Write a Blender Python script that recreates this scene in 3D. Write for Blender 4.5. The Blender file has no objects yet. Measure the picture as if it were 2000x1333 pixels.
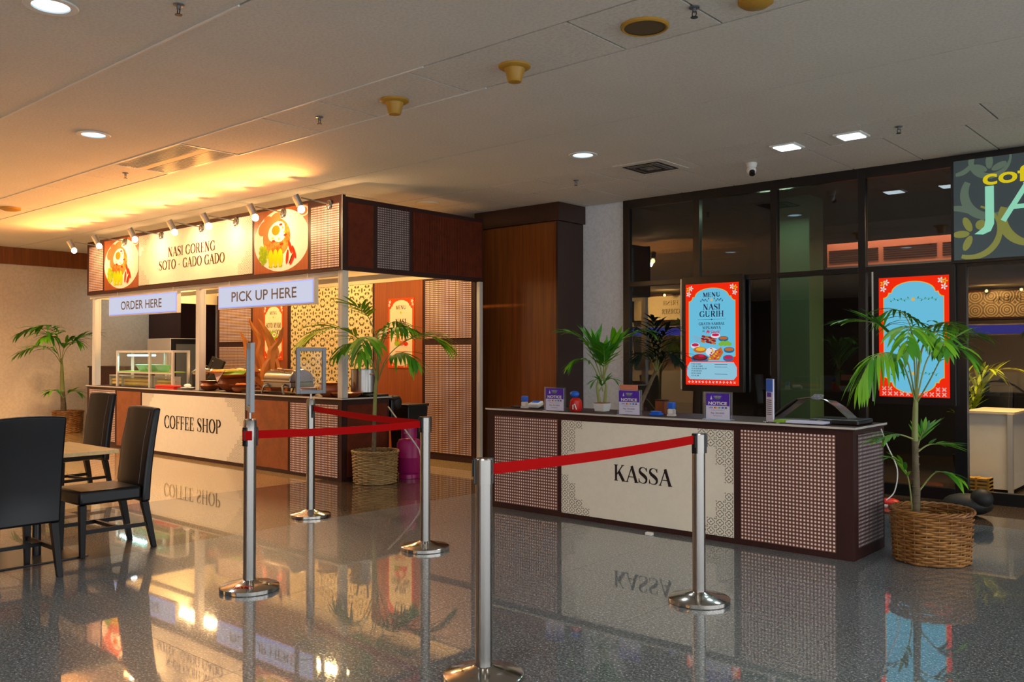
import bpy, math, random
from mathutils import Vector, Matrix
R = math.radians
random.seed(7)
sc = bpy.context.scene
COL = sc.collection

# ------------------------------------------------------------------ camera, world, exposure
cd = bpy.data.cameras.new('camera'); cam = bpy.data.objects.new('camera', cd); COL.objects.link(cam)
cam.location = (0, 0, 1.5); cam.rotation_euler = (R(90.88), 0, R(41.2))
cd.sensor_width = 36; cd.lens = 1725 / 2000 * 36; cd.clip_end = 200; cd.clip_start = .05
sc.camera = cam
w = bpy.data.worlds.new('world'); sc.world = w; w.use_nodes = True
w.node_tree.nodes['Background'].inputs[0].default_value = (.94, .97, 1.0, 1)
w.node_tree.nodes['Background'].inputs[1].default_value = 2.75
sc.view_settings.view_transform = 'Standard'; sc.view_settings.look = 'None'
sc.view_settings.exposure = 0.0; sc.view_settings.gamma = 1; sc.view_settings.use_curve_mapping = False

def area(name, loc, rot, sx, sy, power, col, spread=180):
    l = bpy.data.lights.new(name, 'AREA'); l.shape = 'RECTANGLE'; l.size = sx; l.size_y = sy
    l.energy = power; l.color = col; l.spread = R(spread)
    o = bpy.data.objects.new(name, l); COL.objects.link(o); o.location = loc; o.rotation_euler = rot
    return o
def spot(name, loc, target, power, col, angle, blend=.6, rad=.03):
    l = bpy.data.lights.new(name, 'SPOT'); l.energy = power; l.color = col; l.spot_size = R(angle); l.spot_blend = blend
    l.shadow_soft_size = rad
    o = bpy.data.objects.new(name, l); COL.objects.link(o); o.location = loc
    o.rotation_euler = (Vector(target) - Vector(loc)).to_track_quat('-Z', 'Y').to_euler()
    return o
def point(name, loc, power, col, rad=.04):
    l = bpy.data.lights.new(name, 'POINT'); l.energy = power; l.color = col; l.shadow_soft_size = rad
    o = bpy.data.objects.new(name, l); COL.objects.link(o); o.location = loc
    return o
WARM = (1, .48, .12); COOL = (.80, .93, 1.0)
HC = 3.55                                     # ceiling height
ROUND_LIGHTS = [(-8.31, 3.59), (-5.42, 2.09), (-5.39, 7.26)]
SQUARE_LIGHTS = [(-3.66, 8.28), (-3.02, 8.25)]
for i, (x, y) in enumerate(ROUND_LIGHTS):
    spot('downlight_lamp', (x, y, HC - .02), (x, y, 0), 60, COOL, 130, .8, .08)
for i, (x, y) in enumerate(SQUARE_LIGHTS):
    spot('square_lamp', (x, y, HC - .03), (x, y, 0), 45, (.62, .92, 1), 150, .8, .08)
for x, y in [(-15.6, 4.9), (-16.4, 2.6), (-12.4, 4.6), (-9.6, 4.9), (-2.5, 2.0), (.4, 2.0), (-2.2, 4.6), (.8, 6.8), (-8.3, .6), (-11.5, 2.0), (-11.5, -1.5), (-5.4, -1.5), (-15, 2.0), (-2.2, -1.5), (-15, -2.5), (-8, -6), (-3, -7)]:
    spot('hall_fill_light', (x, y, HC - .02), (x, y, 0), 150 if x > -12 else 420, (1, .90, .78) if x > -9 else (1, .68, .40), 150, .8, .1)   # fill spots added to lift the hall's ambient light and warm the stall side
SPOTX = [-8.57, -9.52, -10.61, -11.50, -12.66, -13.84, -14.75]
for x in SPOTX:
    spot('track_bulb', (x, 6.13, 3.12), (x + .05, 6.5, 2.95), 24, (1, .58, .25), 165, .5, .035)
    spot('track_spill', (x, 6.0, 3.12), (x - .1, 4.9, 3.75), 88, (1, .37, .08), 174, 1, .04)
for x in (-9.2, -11.0, -12.9, -14.6):
    area('stall_inner_lamp', (x, 8.2, 3.2), (R(-25), 0, 0), 1.2, .12, 65, (1, .62, .26))
area('kitchen_tube', (-17.4, 8.6, 3.1), (0, 0, 0), 1.0, .1, 9, (.75, .95, 1))
area('display_tube', (-14.0, 6.72, 1.475), (0, 0, 0), .9, .03, 5, (.55, .95, 1))
area('coffer_fill_light', (-3.8, 11.75, 3.2), (R(35), 0, 0), 2.2, .08, 12, (1, .62, .42))  # added warm light for the mirrored coffer boards, no fixture there
area('shop_fill_light', (-2.0, 10.3, 3.2), (R(-10), 0, 0), .8, .3, 240, (1, .66, .28))  # added warm fill to brighten the shop counter, no fixture
area('shop_column_lamp', (-4.8, 10.5, 3.4), (R(-15), 0, 0), .4, .2, 13, (.7, 1, .6))
for x, y in [(-14.7, -4.0), (-6.5, -8.6), (-5.0, -8.6)]:
    spot('rear_stall_bulb', (x, y, 3.35), (x, y - .6, 2.9), 420, (1, .55, .15), 150, .5, .05)

# ------------------------------------------------------------------ materials
def lin(c):
    c = c / 255
    return c / 12.92 if c <= .04045 else ((c + .055) / 1.055) ** 2.4
def L(rgb): return (lin(rgb[0]), lin(rgb[1]), lin(rgb[2]), 1)
def mat(name, rgb, rough=.5, metal=0, emis=0, coat=0, spec=.5, alpha=1, trans=0, ior=1.5):
    m = bpy.data.materials.new(name); m.use_nodes = True
    b = m.node_tree.nodes['Principled BSDF']
    b.inputs['Base Color'].default_value = L(rgb); b.inputs['Roughness'].default_value = rough
    b.inputs['Metallic'].default_value = metal; b.inputs['Coat Weight'].default_value = coat
    b.inputs['Specular IOR Level'].default_value = spec; b.inputs['IOR'].default_value = ior
    b.inputs['Transmission Weight'].default_value = trans; b.inputs['Alpha'].default_value = alpha
    if emis:
        b.inputs['Emission Color'].default_value = L(rgb); b.inputs['Emission Strength'].default_value = emis
    return m
class X:                                     # tiny expression wrapper over Math nodes
    def __init__(s, nt, v): s.nt = nt; s.v = v
    def op(s, o, *a):
        n = s.nt.nodes.new('ShaderNodeMath'); n.operation = o
        for i, q in enumerate((s,) + a):
            q = q.v if isinstance(q, X) else q
            if isinstance(q, (int, float)): n.inputs[i].default_value = q
            else: s.nt.links.new(q, n.inputs[i])
        return X(s.nt, n.outputs[0])
    def __add__(s, o): return s.op('ADD', o)
    def __sub__(s, o): return s.op('SUBTRACT', o)
    def __mul__(s, o): return s.op('MULTIPLY', o)
    def __truediv__(s, o): return s.op('DIVIDE', o)
    def __lt__(s, o): return s.op('LESS_THAN', o)
    def __gt__(s, o): return s.op('GREATER_THAN', o)
    def mx(s, o): return s.op('MAXIMUM', o)
    def mn(s, o): return s.op('MINIMUM', o)
    def ab(s): return s.op('ABSOLUTE')
    def cos(s): return s.op('COSINE')
    def fr(s): return s.op('FRACT')
def hyp(a, b): return (a * a + b * b).op('SQRT')
def setup(name, rough=.5, coat=0):
    m = mat(name, (200, 200, 200), rough, coat=coat); nt = m.node_tree
    return m, nt, nt.nodes['Principled BSDF']
def uvxy(nt, kind='UV'):
    t = nt.nodes.new('ShaderNodeTexCoord'); s = nt.nodes.new('ShaderNodeSeparateXYZ')
    nt.links.new(t.outputs[kind], s.inputs[0])
    return X(nt, s.outputs[0]), X(nt, s.outputs[1]), X(nt, s.outputs[2]), t
def mix(nt, fac, a, b):
    n = nt.nodes.new('ShaderNodeMix'); n.data_type = 'RGBA'
    nt.links.new(fac.v if isinstance(fac, X) else fac, n.inputs[0])
    for q, i in ((a, 6), (b, 7)):
        if isinstance(q, tuple): n.inputs[i].default_value = L(q)
        else: nt.links.new(q, n.inputs[i])
    return n.outputs[2]
def noise(nt, t, scale, detail=3, rough=.5, stretch=None, kind='Object'):
    n = nt.nodes.new('ShaderNodeTexNoise'); n.inputs['Scale'].default_value = scale
    n.inputs['Detail'].default_value = detail; n.inputs['Roughness'].default_value = rough
    src = t.outputs[kind]
    if stretch:
        mp = nt.nodes.new('ShaderNodeMapping'); mp.inputs['Scale'].default_value = stretch
        nt.links.new(src, mp.inputs[0]); src = mp.outputs[0]
    nt.links.new(src, n.inputs['Vector'])
    return X(nt, n.outputs['Fac'])
def bump(nt, b, h, strength, dist=.01):
    n = nt.nodes.new('ShaderNodeBump'); n.inputs['Strength'].default_value = strength; n.inputs['Distance'].default_value = dist
    nt.links.new(h.v, n.inputs['Height']); nt.links.new(n.outputs[0], b.inputs['Normal'])
def sharpen(x, lo, hi): return ((x - lo) / (hi - lo)).mx(0).mn(1)

def wood(name, c1, c2, rough=.38, stretch=(14, 14, .5), coat=0):
    m, nt, b = setup(name, rough, coat); x, y, z, t = uvxy(nt, 'Object')
    n = noise(nt, t, 3, 6, .6, stretch)
    nt.links.new(mix(nt, sharpen(n, .3, .7), c1, c2), b.inputs[0]); bump(nt, b, n, .05, .003)
    return m
def speckle(name, c1, c2, c3, scale=90, rough=.3, coat=0, bs=0):
    m, nt, b = setup(name, rough, coat); x, y, z, t = uvxy(nt, 'Object')
    n = noise(nt, t, scale, 3, .7); n2 = noise(nt, t, scale * .31, 2, .6); n3 = noise(nt, t, 1.6, 3)
    base = mix(nt, sharpen(n3, .3, .7), c1, c2)
    base = mix(nt, sharpen(n2, .42, .62) * .5, base, c3)
    nt.links.new(mix(nt, sharpen(n, .58, .66) * .7, base, c3), b.inputs[0])
    if bs: bump(nt, b, n, bs, .002)
    return m
def granite(name, c1, c2, c3, rough=.012, coat=1):
    m, nt, b = setup(name, .35, coat); x, y, z, t = uvxy(nt, 'Object')
    n = noise(nt, t, 80, 4, .8); n2 = noise(nt, t, 24, 4, .75, (1, 1.8, 1)); n3 = noise(nt, t, .9, 3)
    base = mix(nt, sharpen(n3, .3, .7), c1, c2)
    base = mix(nt, sharpen(n2, .45, .62) * .55, base, c3)
    dark = tuple(int(q * .55) for q in c1)
    base = mix(nt, sharpen(n, .52, .43) * .85, base, dark)
    base = mix(nt, sharpen(n, .58, .63) * .8, base, tuple(min(255, int(q * 1.6)) for q in c3))
    nt.links.new(base, b.inputs[0])
    b.inputs['Coat IOR'].default_value = 1.98
    r = sharpen(n, .45, .66) * .07 + rough
    nt.links.new(r.v, b.inputs['Coat Roughness'])
    wv = noise(nt, t, .8, 2, .5)
    bp = nt.nodes.new('ShaderNodeBump'); bp.inputs['Strength'].default_value = .012; bp.inputs['Distance'].default_value = .02
    nt.links.new(wv.v, bp.inputs['Height']); nt.links.new(bp.outputs[0], b.inputs['Coat Normal'])
    b.inputs['Specular IOR Level'].default_value = .3
    return m

M = {}
M['floor_grey'] = granite('polished grey granite', (80, 91, 98), (92, 102, 108), (142, 150, 154))
M['floor_beige'] = granite('polished beige granite', (172, 140, 88), (188, 156, 102), (206, 180, 130))
M['floor_dark'] = granite('polished brown granite', (66, 52, 40), (84, 66, 50), (98, 80, 62))
M['joint'] = mat('dark floor joint', (45, 42, 38), .7)
M['tile'] = speckle('mineral ceiling tile', (228, 224, 216), (222, 218, 210), (196, 191, 182), 130, .8, bs=.12)
M['gypsum'] = speckle('painted gypsum ceiling', (230, 226, 218), (224, 220, 212), (204, 199, 190), 150, .8, bs=.15)
M['void'] = mat('dark ceiling void', (16, 14, 12), .9)
M['wall_white'] = speckle('rough cream wall paint', (226, 206, 176), (218, 198, 170), (204, 182, 152), 70, .7, bs=.1)
M['wall_grey'] = speckle('rough grey wall paint', (232, 234, 238), (226, 228, 232), (206, 209, 213), 90, .75, bs=.2)
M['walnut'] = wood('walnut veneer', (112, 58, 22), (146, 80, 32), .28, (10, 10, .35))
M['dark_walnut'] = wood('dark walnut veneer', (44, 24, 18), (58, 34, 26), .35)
M['panel_wood'] = wood('orange brown laminate', (128, 62, 22), (152, 78, 30), .42)
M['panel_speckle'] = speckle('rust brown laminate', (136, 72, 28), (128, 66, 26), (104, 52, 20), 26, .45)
M['side_shade_speckle'] = speckle('rust laminate shaded side', (104, 44, 22), (96, 38, 20), (76, 30, 16), 26, .7)  # darker copy of the rust laminate, shade of right-facing sides put into the colour
M['side_shade_speckle'].node_tree.nodes['Principled BSDF'].inputs['Specular IOR Level'].default_value = .2
M['frame'] = wood('dark brown laminate', (48, 24, 22), (56, 30, 27), .5)
M['frame'].node_tree.nodes['Principled BSDF'].inputs['Specular IOR Level'].default_value = .25
M['table_wood'] = wood('light oak laminate', (205, 160, 92), (220, 178, 112), .25, (.6, 14, 14))
M['cream'] = speckle('cream printed panel', (226, 221, 206), (223, 218, 203), (219, 213, 198), 60, .45)
M['alu'] = mat('satin aluminium', (205, 203, 198), .35, .35)
M['alu_dark'] = mat('grey aluminium', (120, 124, 128), .35, .6)
M['chrome'] = mat('brushed stainless steel', (150, 147, 143), .27, 1)
M['chrome2'] = mat('polished stainless steel', (182, 178, 172), .15, 1)
M['black'] = mat('black plastic', (14, 14, 15), .35)
M['black_metal'] = mat('black painted metal', (16, 15, 17), .3)
M['leather'] = speckle('dark navy leather', (3, 4, 9), (4, 5, 11), (7, 7, 13), 120, .36, bs=.1)
M['leather'].node_tree.nodes['Principled BSDF'].inputs['Specular IOR Level'].default_value = .38
M['leg_wood'] = mat('black lacquered wood', (8, 6, 7), .4, spec=.3)
M['belt'] = mat('red webbing belt', (170, 0, 2), .8, spec=.15)
M['white'] = mat('white plastic', (225, 225, 222), .45)
M['offwhite'] = mat('ivory panel', (222, 205, 170), .5)
M['ink'] = mat('dark ink', (44, 36, 34), .6)
M['ink_grey'] = mat('grey ink', (84, 80, 86), .6)
M['yellow_plastic'] = mat('aged yellow plastic', (176, 132, 42), .45)
M['mesh_brown'] = mat('brown speaker mesh', (98, 80, 52), .7)
M['leaf'] = mat('palm leaf green', (100, 162, 22), .5, spec=.3); M['leaf2'] = mat('palm leaf dark green', (58, 126, 22), .5, spec=.3)
M['leaf3'] = mat('palm leaf yellow green', (166, 186, 22), .5, spec=.3)
M['stem'] = mat('pale green palm stem', (134, 142, 78), .5); M['bark'] = speckle('ringed palm bark', (96, 84, 62), (76, 66, 50), (120, 108, 84), 30, .8)
M['wicker'] = speckle('woven brown rattan', (150, 98, 44), (116, 72, 30), (182, 132, 70), 14, .5)
M['wicker2'] = speckle('woven pale rattan', (152, 122, 76), (122, 92, 52), (182, 152, 102), 14, .55)
M['soil'] = mat('dark soil', (38, 28, 20), .9)
M['clay'] = speckle('terracotta clay', (142, 72, 34), (120, 56, 26), (168, 92, 46), 14, .35)
M['pink'] = mat('magenta gas cylinder paint', (150, 18, 96), .3)
M['red'] = mat('red plastic', (205, 28, 18), .4)
M['dry_leaf'] = wood('dried orange palm leaf', (176, 98, 26), (206, 128, 40), .55, (6, 6, .6))
M['food_yellow'] = speckle('yellow food', (216, 168, 50), (230, 190, 80), (190, 120, 30), 20, .5)
M['food_orange'] = speckle('orange food', (214, 104, 26), (226, 130, 40), (170, 70, 20), 20, .5)
M['banana'] = mat('banana leaf', (126, 168, 40), .4)
M['mint'] = mat('mint green plastic', (150, 225, 190), .3)
M['cloth'] = mat('pale pink paper', (190, 160, 150), .7)
M['blue'] = mat('blue plastic', (20, 96, 210), .35); M['paper'] = mat('white paper', (215, 220, 228), .6)
M['purple'] = speckle('purple printed card', (74, 32, 160), (88, 44, 180), (56, 20, 150), 12, .4)
M['lilac'] = mat('pale lilac card', (205, 205, 232), .5)
M['acrylic'] = mat('clear acrylic', (235, 240, 245), .05, trans=.95, ior=1.3)
M['peach'] = mat('peach card', (226, 138, 108), .6)
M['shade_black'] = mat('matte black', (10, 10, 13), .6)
M['green_lit'] = mat('dark green lit column', (58, 84, 60), .6)  # green light falling on the column is put into its colour
M['peach_coffer'] = mat('apricot mirrored coffer', (196, 120, 84), .6)
M['plastic_wrap'] = mat('clear plastic film', (230, 235, 240), .12, trans=.9, ior=1.2)
def emit(name, rgb, s):
    m = bpy.data.materials.new(name); m.use_nodes = True; nt = m.node_tree; nt.nodes.clear()
    e = nt.nodes.new('ShaderNodeEmission'); e.inputs[0].default_value = L(rgb); e.inputs[1].default_value = s
    o = nt.nodes.new('ShaderNodeOutputMaterial'); nt.links.new(e.outputs[0], o.inputs[0]); return m
M['e_cool'] = emit('cool lamp glow', (190, 232, 255), 3.2); M['e_white'] = emit('white lamp glow', (225, 245, 255), 6)
M['e_warm'] = emit('warm bulb glow', (255, 226, 170), 14)
M['e_sign'] = emit('backlit white sign', (214, 216, 236), .92); M['e_edge'] = emit('blue edge light of sign', (150, 160, 255), 1.5)
M['e_tube'] = emit('cyan display tube', (170, 245, 255), 4)
M['e_purple'] = emit('violet lightbox', (110, 105, 255), 1.6)
M['s_red'] = emit('screen red', (244, 44, 16), .95); M['s_blue'] = emit('screen sky blue', (112, 200, 232), .85)
M['s_blue2'] = emit('screen pale blue', (150, 205, 228), .85)
M['s_yellow'] = emit('screen yellow', (250, 190, 50), .8); M['s_white'] = emit('screen white', (235, 235, 240), .8)
M['s_ink'] = emit('screen dark ink', (48, 44, 72), .8); M['s_green'] = emit('screen green', (60, 140, 60), .7)
M['s_food'] = emit('screen food orange', (214, 120, 50), .75); M['s_meat'] = emit('screen food red', (160, 40, 34), .75)
M['s_pink'] = emit('screen magenta', (214, 40, 90), .8); M['s_lime'] = emit('screen lime', (140, 200, 70), .75)
M['s_dkblue'] = emit('screen bowl blue', (60, 120, 170), .7)
M['p_plate'] = mat('printed plate white', (232, 214, 200), .5); M['p_rice'] = speckle('printed fried rice', (214, 96, 34), (200, 78, 24), (238, 160, 80), 45, .5)
M['p_egg'] = mat('printed egg white', (246, 232, 214), .5); M['p_yolk'] = mat('printed yolk', (226, 120, 20), .5)
M['p_green'] = speckle('printed lettuce', (140, 168, 20), (120, 150, 20), (180, 200, 60), 40, .5)
M['p_yellow'] = mat('printed cucumber', (226, 190, 10), .5); M['p_red'] = mat('printed chilli', (220, 44, 14), .5)
M['p_cream'] = mat('printed menu cream', (232, 214, 172), .5); M['p_orange'] = mat('printed menu red orange', (214, 74, 24), .5)
M['p_brown'] = mat('printed brown', (74, 44, 30), .5); M['p_pink'] = mat('printed prawn', (240, 120, 70), .5)
for q_ in list(M):
    if q_.startswith('p_') or q_ in ('cream', 'ink'):
        M[q_].node_tree.nodes['Principled BSDF'].inputs['Roughness'].default_value = .85; M[q_].node_tree.nodes['Principled BSDF'].inputs['Specular IOR Level'].default_value = .1
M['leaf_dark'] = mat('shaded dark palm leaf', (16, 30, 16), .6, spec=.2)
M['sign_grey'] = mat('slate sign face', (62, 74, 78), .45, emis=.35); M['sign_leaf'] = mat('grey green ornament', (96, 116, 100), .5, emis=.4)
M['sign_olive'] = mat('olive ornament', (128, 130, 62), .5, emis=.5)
M['sign_mint'] = emit('mint letter', (150, 222, 190), .85); M['sign_yellow'] = emit('yellow letter', (226, 205, 30), .85)
# tinted shop glass
m = bpy.data.materials.new('tinted shop glass'); m.use_nodes = True; nt = m.node_tree; nt.nodes.clear()
g = nt.nodes.new('ShaderNodeBsdfGlossy'); g.inputs['Roughness'].default_value = .0; g.inputs[0].default_value = (1, 1, 1, 1)
tr = nt.nodes.new('ShaderNodeBsdfTransparent'); tr.inputs[0].default_value = (.80, .82, .86, 1)
fr = nt.nodes.new('ShaderNodeFresnel'); fr.inputs[0].default_value = 1.9
mx_ = nt.nodes.new('ShaderNodeMixShader'); o = nt.nodes.new('ShaderNodeOutputMaterial')
ge = nt.nodes.new('ShaderNodeNewGeometry'); fx = X(nt, fr.outputs[0]) * ((X(nt, ge.outputs['Backfacing']) * -1) + 1); nt.links.new(fx.v, mx_.inputs[0]); nt.links.new(tr.outputs[0], mx_.inputs[1]); nt.links.new(g.outputs[0], mx_.inputs[2]); nt.links.new(mx_.outputs[0], o.inputs[0])
M['glass'] = m
m = bpy.data.materials.new('clear display glass'); m.use_nodes = True; nt = m.node_tree; nt.nodes.clear()
g = nt.nodes.new('ShaderNodeBsdfGlossy'); g.inputs['Roughness'].default_value = .02
tr = nt.nodes.new('ShaderNodeBsdfTransparent'); tr.inputs[0].default_value = (.93, .97, .96, 1)
fr = nt.nodes.new('ShaderNodeFresnel'); fr.inputs[0].default_value = 1.4
mx_ = nt.nodes.new('ShaderNodeMixShader'); o = nt.nodes.new('ShaderNodeOutputMaterial')
ge = nt.nodes.new('ShaderNodeNewGeometry'); fx = X(nt, fr.outputs[0]) * ((X(nt, ge.outputs['Backfacing']) * -1) + 1); nt.links.new(fx.v, mx_.inputs[0]); nt.links.new(tr.outputs[0], mx_.inputs[1]); nt.links.new(g.outputs[0], mx_.inputs[2]); nt.links.new(mx_.outputs[0], o.inputs[0])
M['clear'] = m
# cane webbing print (28 mm pitch, UV in metres)
def cane(name, bg, line, dot, p=.028):
    m, nt, b = setup(name, .45); x, y, z, t = uvxy(nt)
    u = (x / p).fr() - .5; v = (y / p).fr() - .5
    d = sharpen(hyp(u, v), .31, .24)
    ln = ((u.ab() - .47).ab() < .03).mx((v.ab() - .47).ab() < .03)
    dg = (((u.ab() + v.ab()) - .80).ab() < .04)
    c = mix(nt, ln.mx(dg), bg, line)
    nt.links.new(mix(nt, d, c, dot), b.inputs[0]); return m
M['cane'] = cane('printed cane webbing', (120, 78, 70), (78, 42, 38), (240, 224, 214))
M['cane_shade'] = cane('printed cane webbing shaded side', (88, 62, 58), (60, 36, 34), (186, 182, 188))  # cane print darkened to carry the shade on right-facing sides
def quatre():
    m, nt, b = setup('quatrefoil border print', .45); x, y, z, t = uvxy(nt)
    u = x.fr() - .5; v = y.fr() - .5
    d = hyp(u.ab() - .21, v).mn(hyp(u, v.ab() - .21))
    f = (d - .19).ab() < .032
    f = f.mx((u.ab() < .022) * (v.ab() < .13)).mx((v.ab() < .022) * (u.ab() < .13))
    a = (u.ab() * -1) + .5; c = (v.ab() * -1) + .5
    s = (a + c) * .7071; q = (a - c) * .7071
    f = f.mx(hyp((s - .17) / 2.6, q) < .034)
    f = f.mx(hyp((a - .12) / 2.2, c) < .03).mx(hyp((c - .12) / 2.2, a) < .03)
    nt.links.new(mix(nt, f, (224, 219, 204), (52, 44, 38)), b.inputs[0]); return m
M['quatre'] = quatre()
def batik():
    m, nt, b = setup('batik patterned wall print', .5); x, y, z, t = uvxy(nt)
    P2 = 2 * math.pi; u = x / .25; v = y / .32
    c = lambda a, k: (a * (P2 * k)).cos()
    f = c(u, 1) * c(v, 3) + c(u, 3) * c(v, 1) + c(u, 4) * c(v, 2) * .8 + c(u, 2) * c(v, 5) * .8 + c(v, 6) * .35
    g = (f > .55).mx((f + .75).ab() < .10)
    h = (f < -1.9)
    col = mix(nt, g, (232, 206, 150), (84, 72, 34)); col = mix(nt, h, col, (206, 160, 60))
    nt.links.new(col, b.inputs[0]); return m
M['batik'] = batik()
def fanpat():
    m, nt, b = setup('fan patterned wallpaper', .5); x, y, z, t = uvxy(nt)
    u = (x / .42).fr() - .5; v = (y / .42).fr() - .5
    d = hyp(u.ab() - .5, v); f = ((d * 6).fr() - .5).ab() < .22
    nt.links.new(mix(nt, f, (96, 84, 74), (190, 178, 160)), b.inputs[0]); return m
M['fanpat'] = fanpat()

# ------------------------------------------------------------------ mesh builder
class MB:
    def __init__(s): s.v = []; s.f = []; s.m = []; s.uv = []; s.mats = []; s.T = None
    def mi(s, m):
        m = M[m] if isinstance(m, str) else m
        if m not in s.mats: s.mats.append(m)
        return s.mats.index(m)
    def add(s, vs, fs, m, uvs=None):
        k = len(s.v); mi = s.mi(m)
        for p in vs:
            p = Vector(p); s.v.append(tuple(s.T @ p) if s.T else tuple(p))
        for i, f in enumerate(fs):
            s.f.append([k + q for q in f]); s.m.append(mi); s.uv.append(uvs[i] if uvs else None)
        return s
    def box(s, x0, x1, y0, y1, z0, z1, m, uvo=None):
        x0, x1 = min(x0, x1), max(x0, x1); y0, y1 = min(y0, y1), max(y0, y1); z0, z1 = min(z0, z1), max(z0, z1)
        vs = [(x0, y0, z0), (x1, y0, z0), (x1, y1, z0), (x0, y1, z0), (x0, y0, z1), (x1, y0, z1), (x1, y1, z1), (x0, y1, z1)]
        fs = [(0, 3, 2, 1), (4, 5, 6, 7), (0, 1, 5, 4), (1, 2, 6, 5), (2, 3, 7, 6), (3, 0, 4, 7)]
        uvs = []
        for f in fs:
            q = [vs[i] for i in f]
            if len({p[0] for p in q}) == 1: uvs.append([(p[1] - y0, p[2] - z0) for p in q])
            elif len({p[1] for p in q}) == 1: uvs.append([(p[0] - x0, p[2] - z0) for p in q])
            else: uvs.append([(p[0] - x0, p[1] - y0) for p in q])
        return s.add(vs, fs, m, uvs)
    def taper(s, c0, c1, w0, d0, w1, d1, m):    # four sided tapered bar between two centres
        c0 = Vector(c0); c1 = Vector(c1); vs = []
        for c, ww, d in ((c0, w0, d0), (c1, w1, d1)):
            vs += [(c.x - ww / 2, c.y - d / 2, c.z), (c.x + ww / 2, c.y - d / 2, c.z), (c.x + ww / 2, c.y + d / 2, c.z), (c.x - ww / 2, c.y + d / 2, c.z)]
        return s.add(vs, [(0, 3, 2, 1), (4, 5, 6, 7), (0, 1, 5, 4), (1, 2, 6, 5), (2, 3, 7, 6), (3, 0, 4, 7)], m)
    def tube(s, pts, r, m, n=8, caps=True):
        pts = [Vector(p) for p in pts]; k = len(pts); rs = r if isinstance(r, (list, tuple)) else [r] * k
        vs = []; prev = None
        for i, p in enumerate(pts):
            t = (pts[min(i + 1, k - 1)] - pts[max(i - 1, 0)]).normalized()
            if prev is None: a = t.orthogonal().normalized()
            else: a = (prev - t * prev.dot(t)).normalized()
            prev = a; b = t.cross(a)
            for j in range(n):
                q = 2 * math.pi * j / n; vs.append(p + (a * math.cos(q) + b * math.sin(q)) * rs[i])
        fs = [(i * n + j, i * n + (j + 1) % n, (i + 1) * n + (j + 1) % n, (i + 1) * n + j) for i in range(k - 1) for j in range(n)]
        if caps: fs += [tuple(range(n - 1, -1, -1)), tuple((k - 1) * n + j for j in range(n))]
        return s.add(vs, fs, m)
    def lathe(s, prof, m, c=(0, 0, 0), n=32, closed=True):
        c = Vector(c); vs = []; k = len(prof)
        for r, z in prof:
            for j in range(n):
                a = 2 * math.pi * j / n; vs.append(c + Vector((max(r, .0001) * math.cos(a), max(r, .0001) * math.sin(a), z)))
        fs = [(i * n + j, i * n + (j + 1) % n, (i + 1) * n + (j + 1) % n, (i + 1) * n + j) for i in range(k - 1) for j in range(n)]
        if closed: fs += [tuple(range(n - 1, -1, -1)), tuple((k - 1) * n + j for j in range(n))]
        return s.add(vs, fs, m)
    def ell(s, c, rx, ry, rz, m, n=16, k=8, zmin=-1):
        prof = []
        for i in range(k + 1):
            a = -math.pi / 2 + math.pi * i / k
            if math.sin(a) >= zmin - 1e-6: prof.append((math.cos(a), math.sin(a)))
        vs = []; c = Vector(c)
        for r, z in prof:
            for j in range(n):
                a = 2 * math.pi * j / n; vs.append(c + Vector((rx * max(r, .001) * math.cos(a), ry * max(r, .001) * math.sin(a), rz * z)))
        q = len(prof); fs = [(i * n + j, i * n + (j + 1) % n, (i + 1) * n + (j + 1) % n, (i + 1) * n + j) for i in range(q - 1) for j in range(n)]
        fs += [tuple(range(n - 1, -1, -1)), tuple((q - 1) * n + j for j in range(n))]
        return s.add(vs, fs, m)
    def build(s, name, parent=None, label=None, bevel=0, smooth=False, kind=None, segs=2):
        off = parent_loc(parent)
        me = bpy.data.meshes.new(name); me.from_pydata([(v[0] - off[0], v[1] - off[1], v[2] - off[2]) for v in s.v], [], s.f)
        for q in s.mats: me.materials.append(q)
        uvl = me.uv_layers.new(name='UVMap')
        for p in me.polygons:
            p.material_index = s.m[p.index]
            u = s.uv[p.index]; n = p.normal
            for j, li in enumerate(p.loop_indices):
                if u: uvl.data[li].uv = u[j]
                else:
                    v = s.v[me.loops[li].vertex_index]; ax = max(range(3), key=lambda q: abs(n[q]))
                    uvl.data[li].uv = ((v[1], v[2]), (v[0], v[2]), (v[0], v[1]))[ax]
            if smooth: p.use_smooth = True
        if smooth:
            try: me.set_sharp_from_angle(angle=R(38))
            except Exception: pass
        o = bpy.data.objects.new(name, me); COL.objects.link(o)
        if parent: o.parent = parent
        if label: o['label'] = label
        if kind: o['kind'] = kind
        if bevel:
            b = o.modifiers.new('bevel', 'BEVEL'); b.width = bevel; b.segments = segs; b.limit_method = 'ANGLE'; b.angle_limit = R(40)
        return o
def parent_loc(p):
    off = Vector((0, 0, 0))
    while p: off += Vector(p.location); p = p.parent
    return off
def thing(name, label, cat, loc=(0, 0, 0), rz=0, group=None):
    o = bpy.data.objects.new(name, None); COL.objects.link(o); o.location = loc; o.rotation_euler = (0, 0, rz)
    o.empty_display_size = .1; o['label'] = label; o['category'] = cat
    if group: o['group'] = group
    return o
def tag(o, label, cat, group=None):
    o['label'] = label; o['category'] = cat
    if group: o['group'] = group
    return o
def struct(name, loc=(0, 0, 0)):
    o = bpy.data.objects.new(name, None); COL.objects.link(o); o.location = loc; o.empty_display_size = .1; o['kind'] = 'structure'; return o
def solo(mb, name, **k):
    o = mb.build(name, None, **k); o['kind'] = 'structure'; return o
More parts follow.
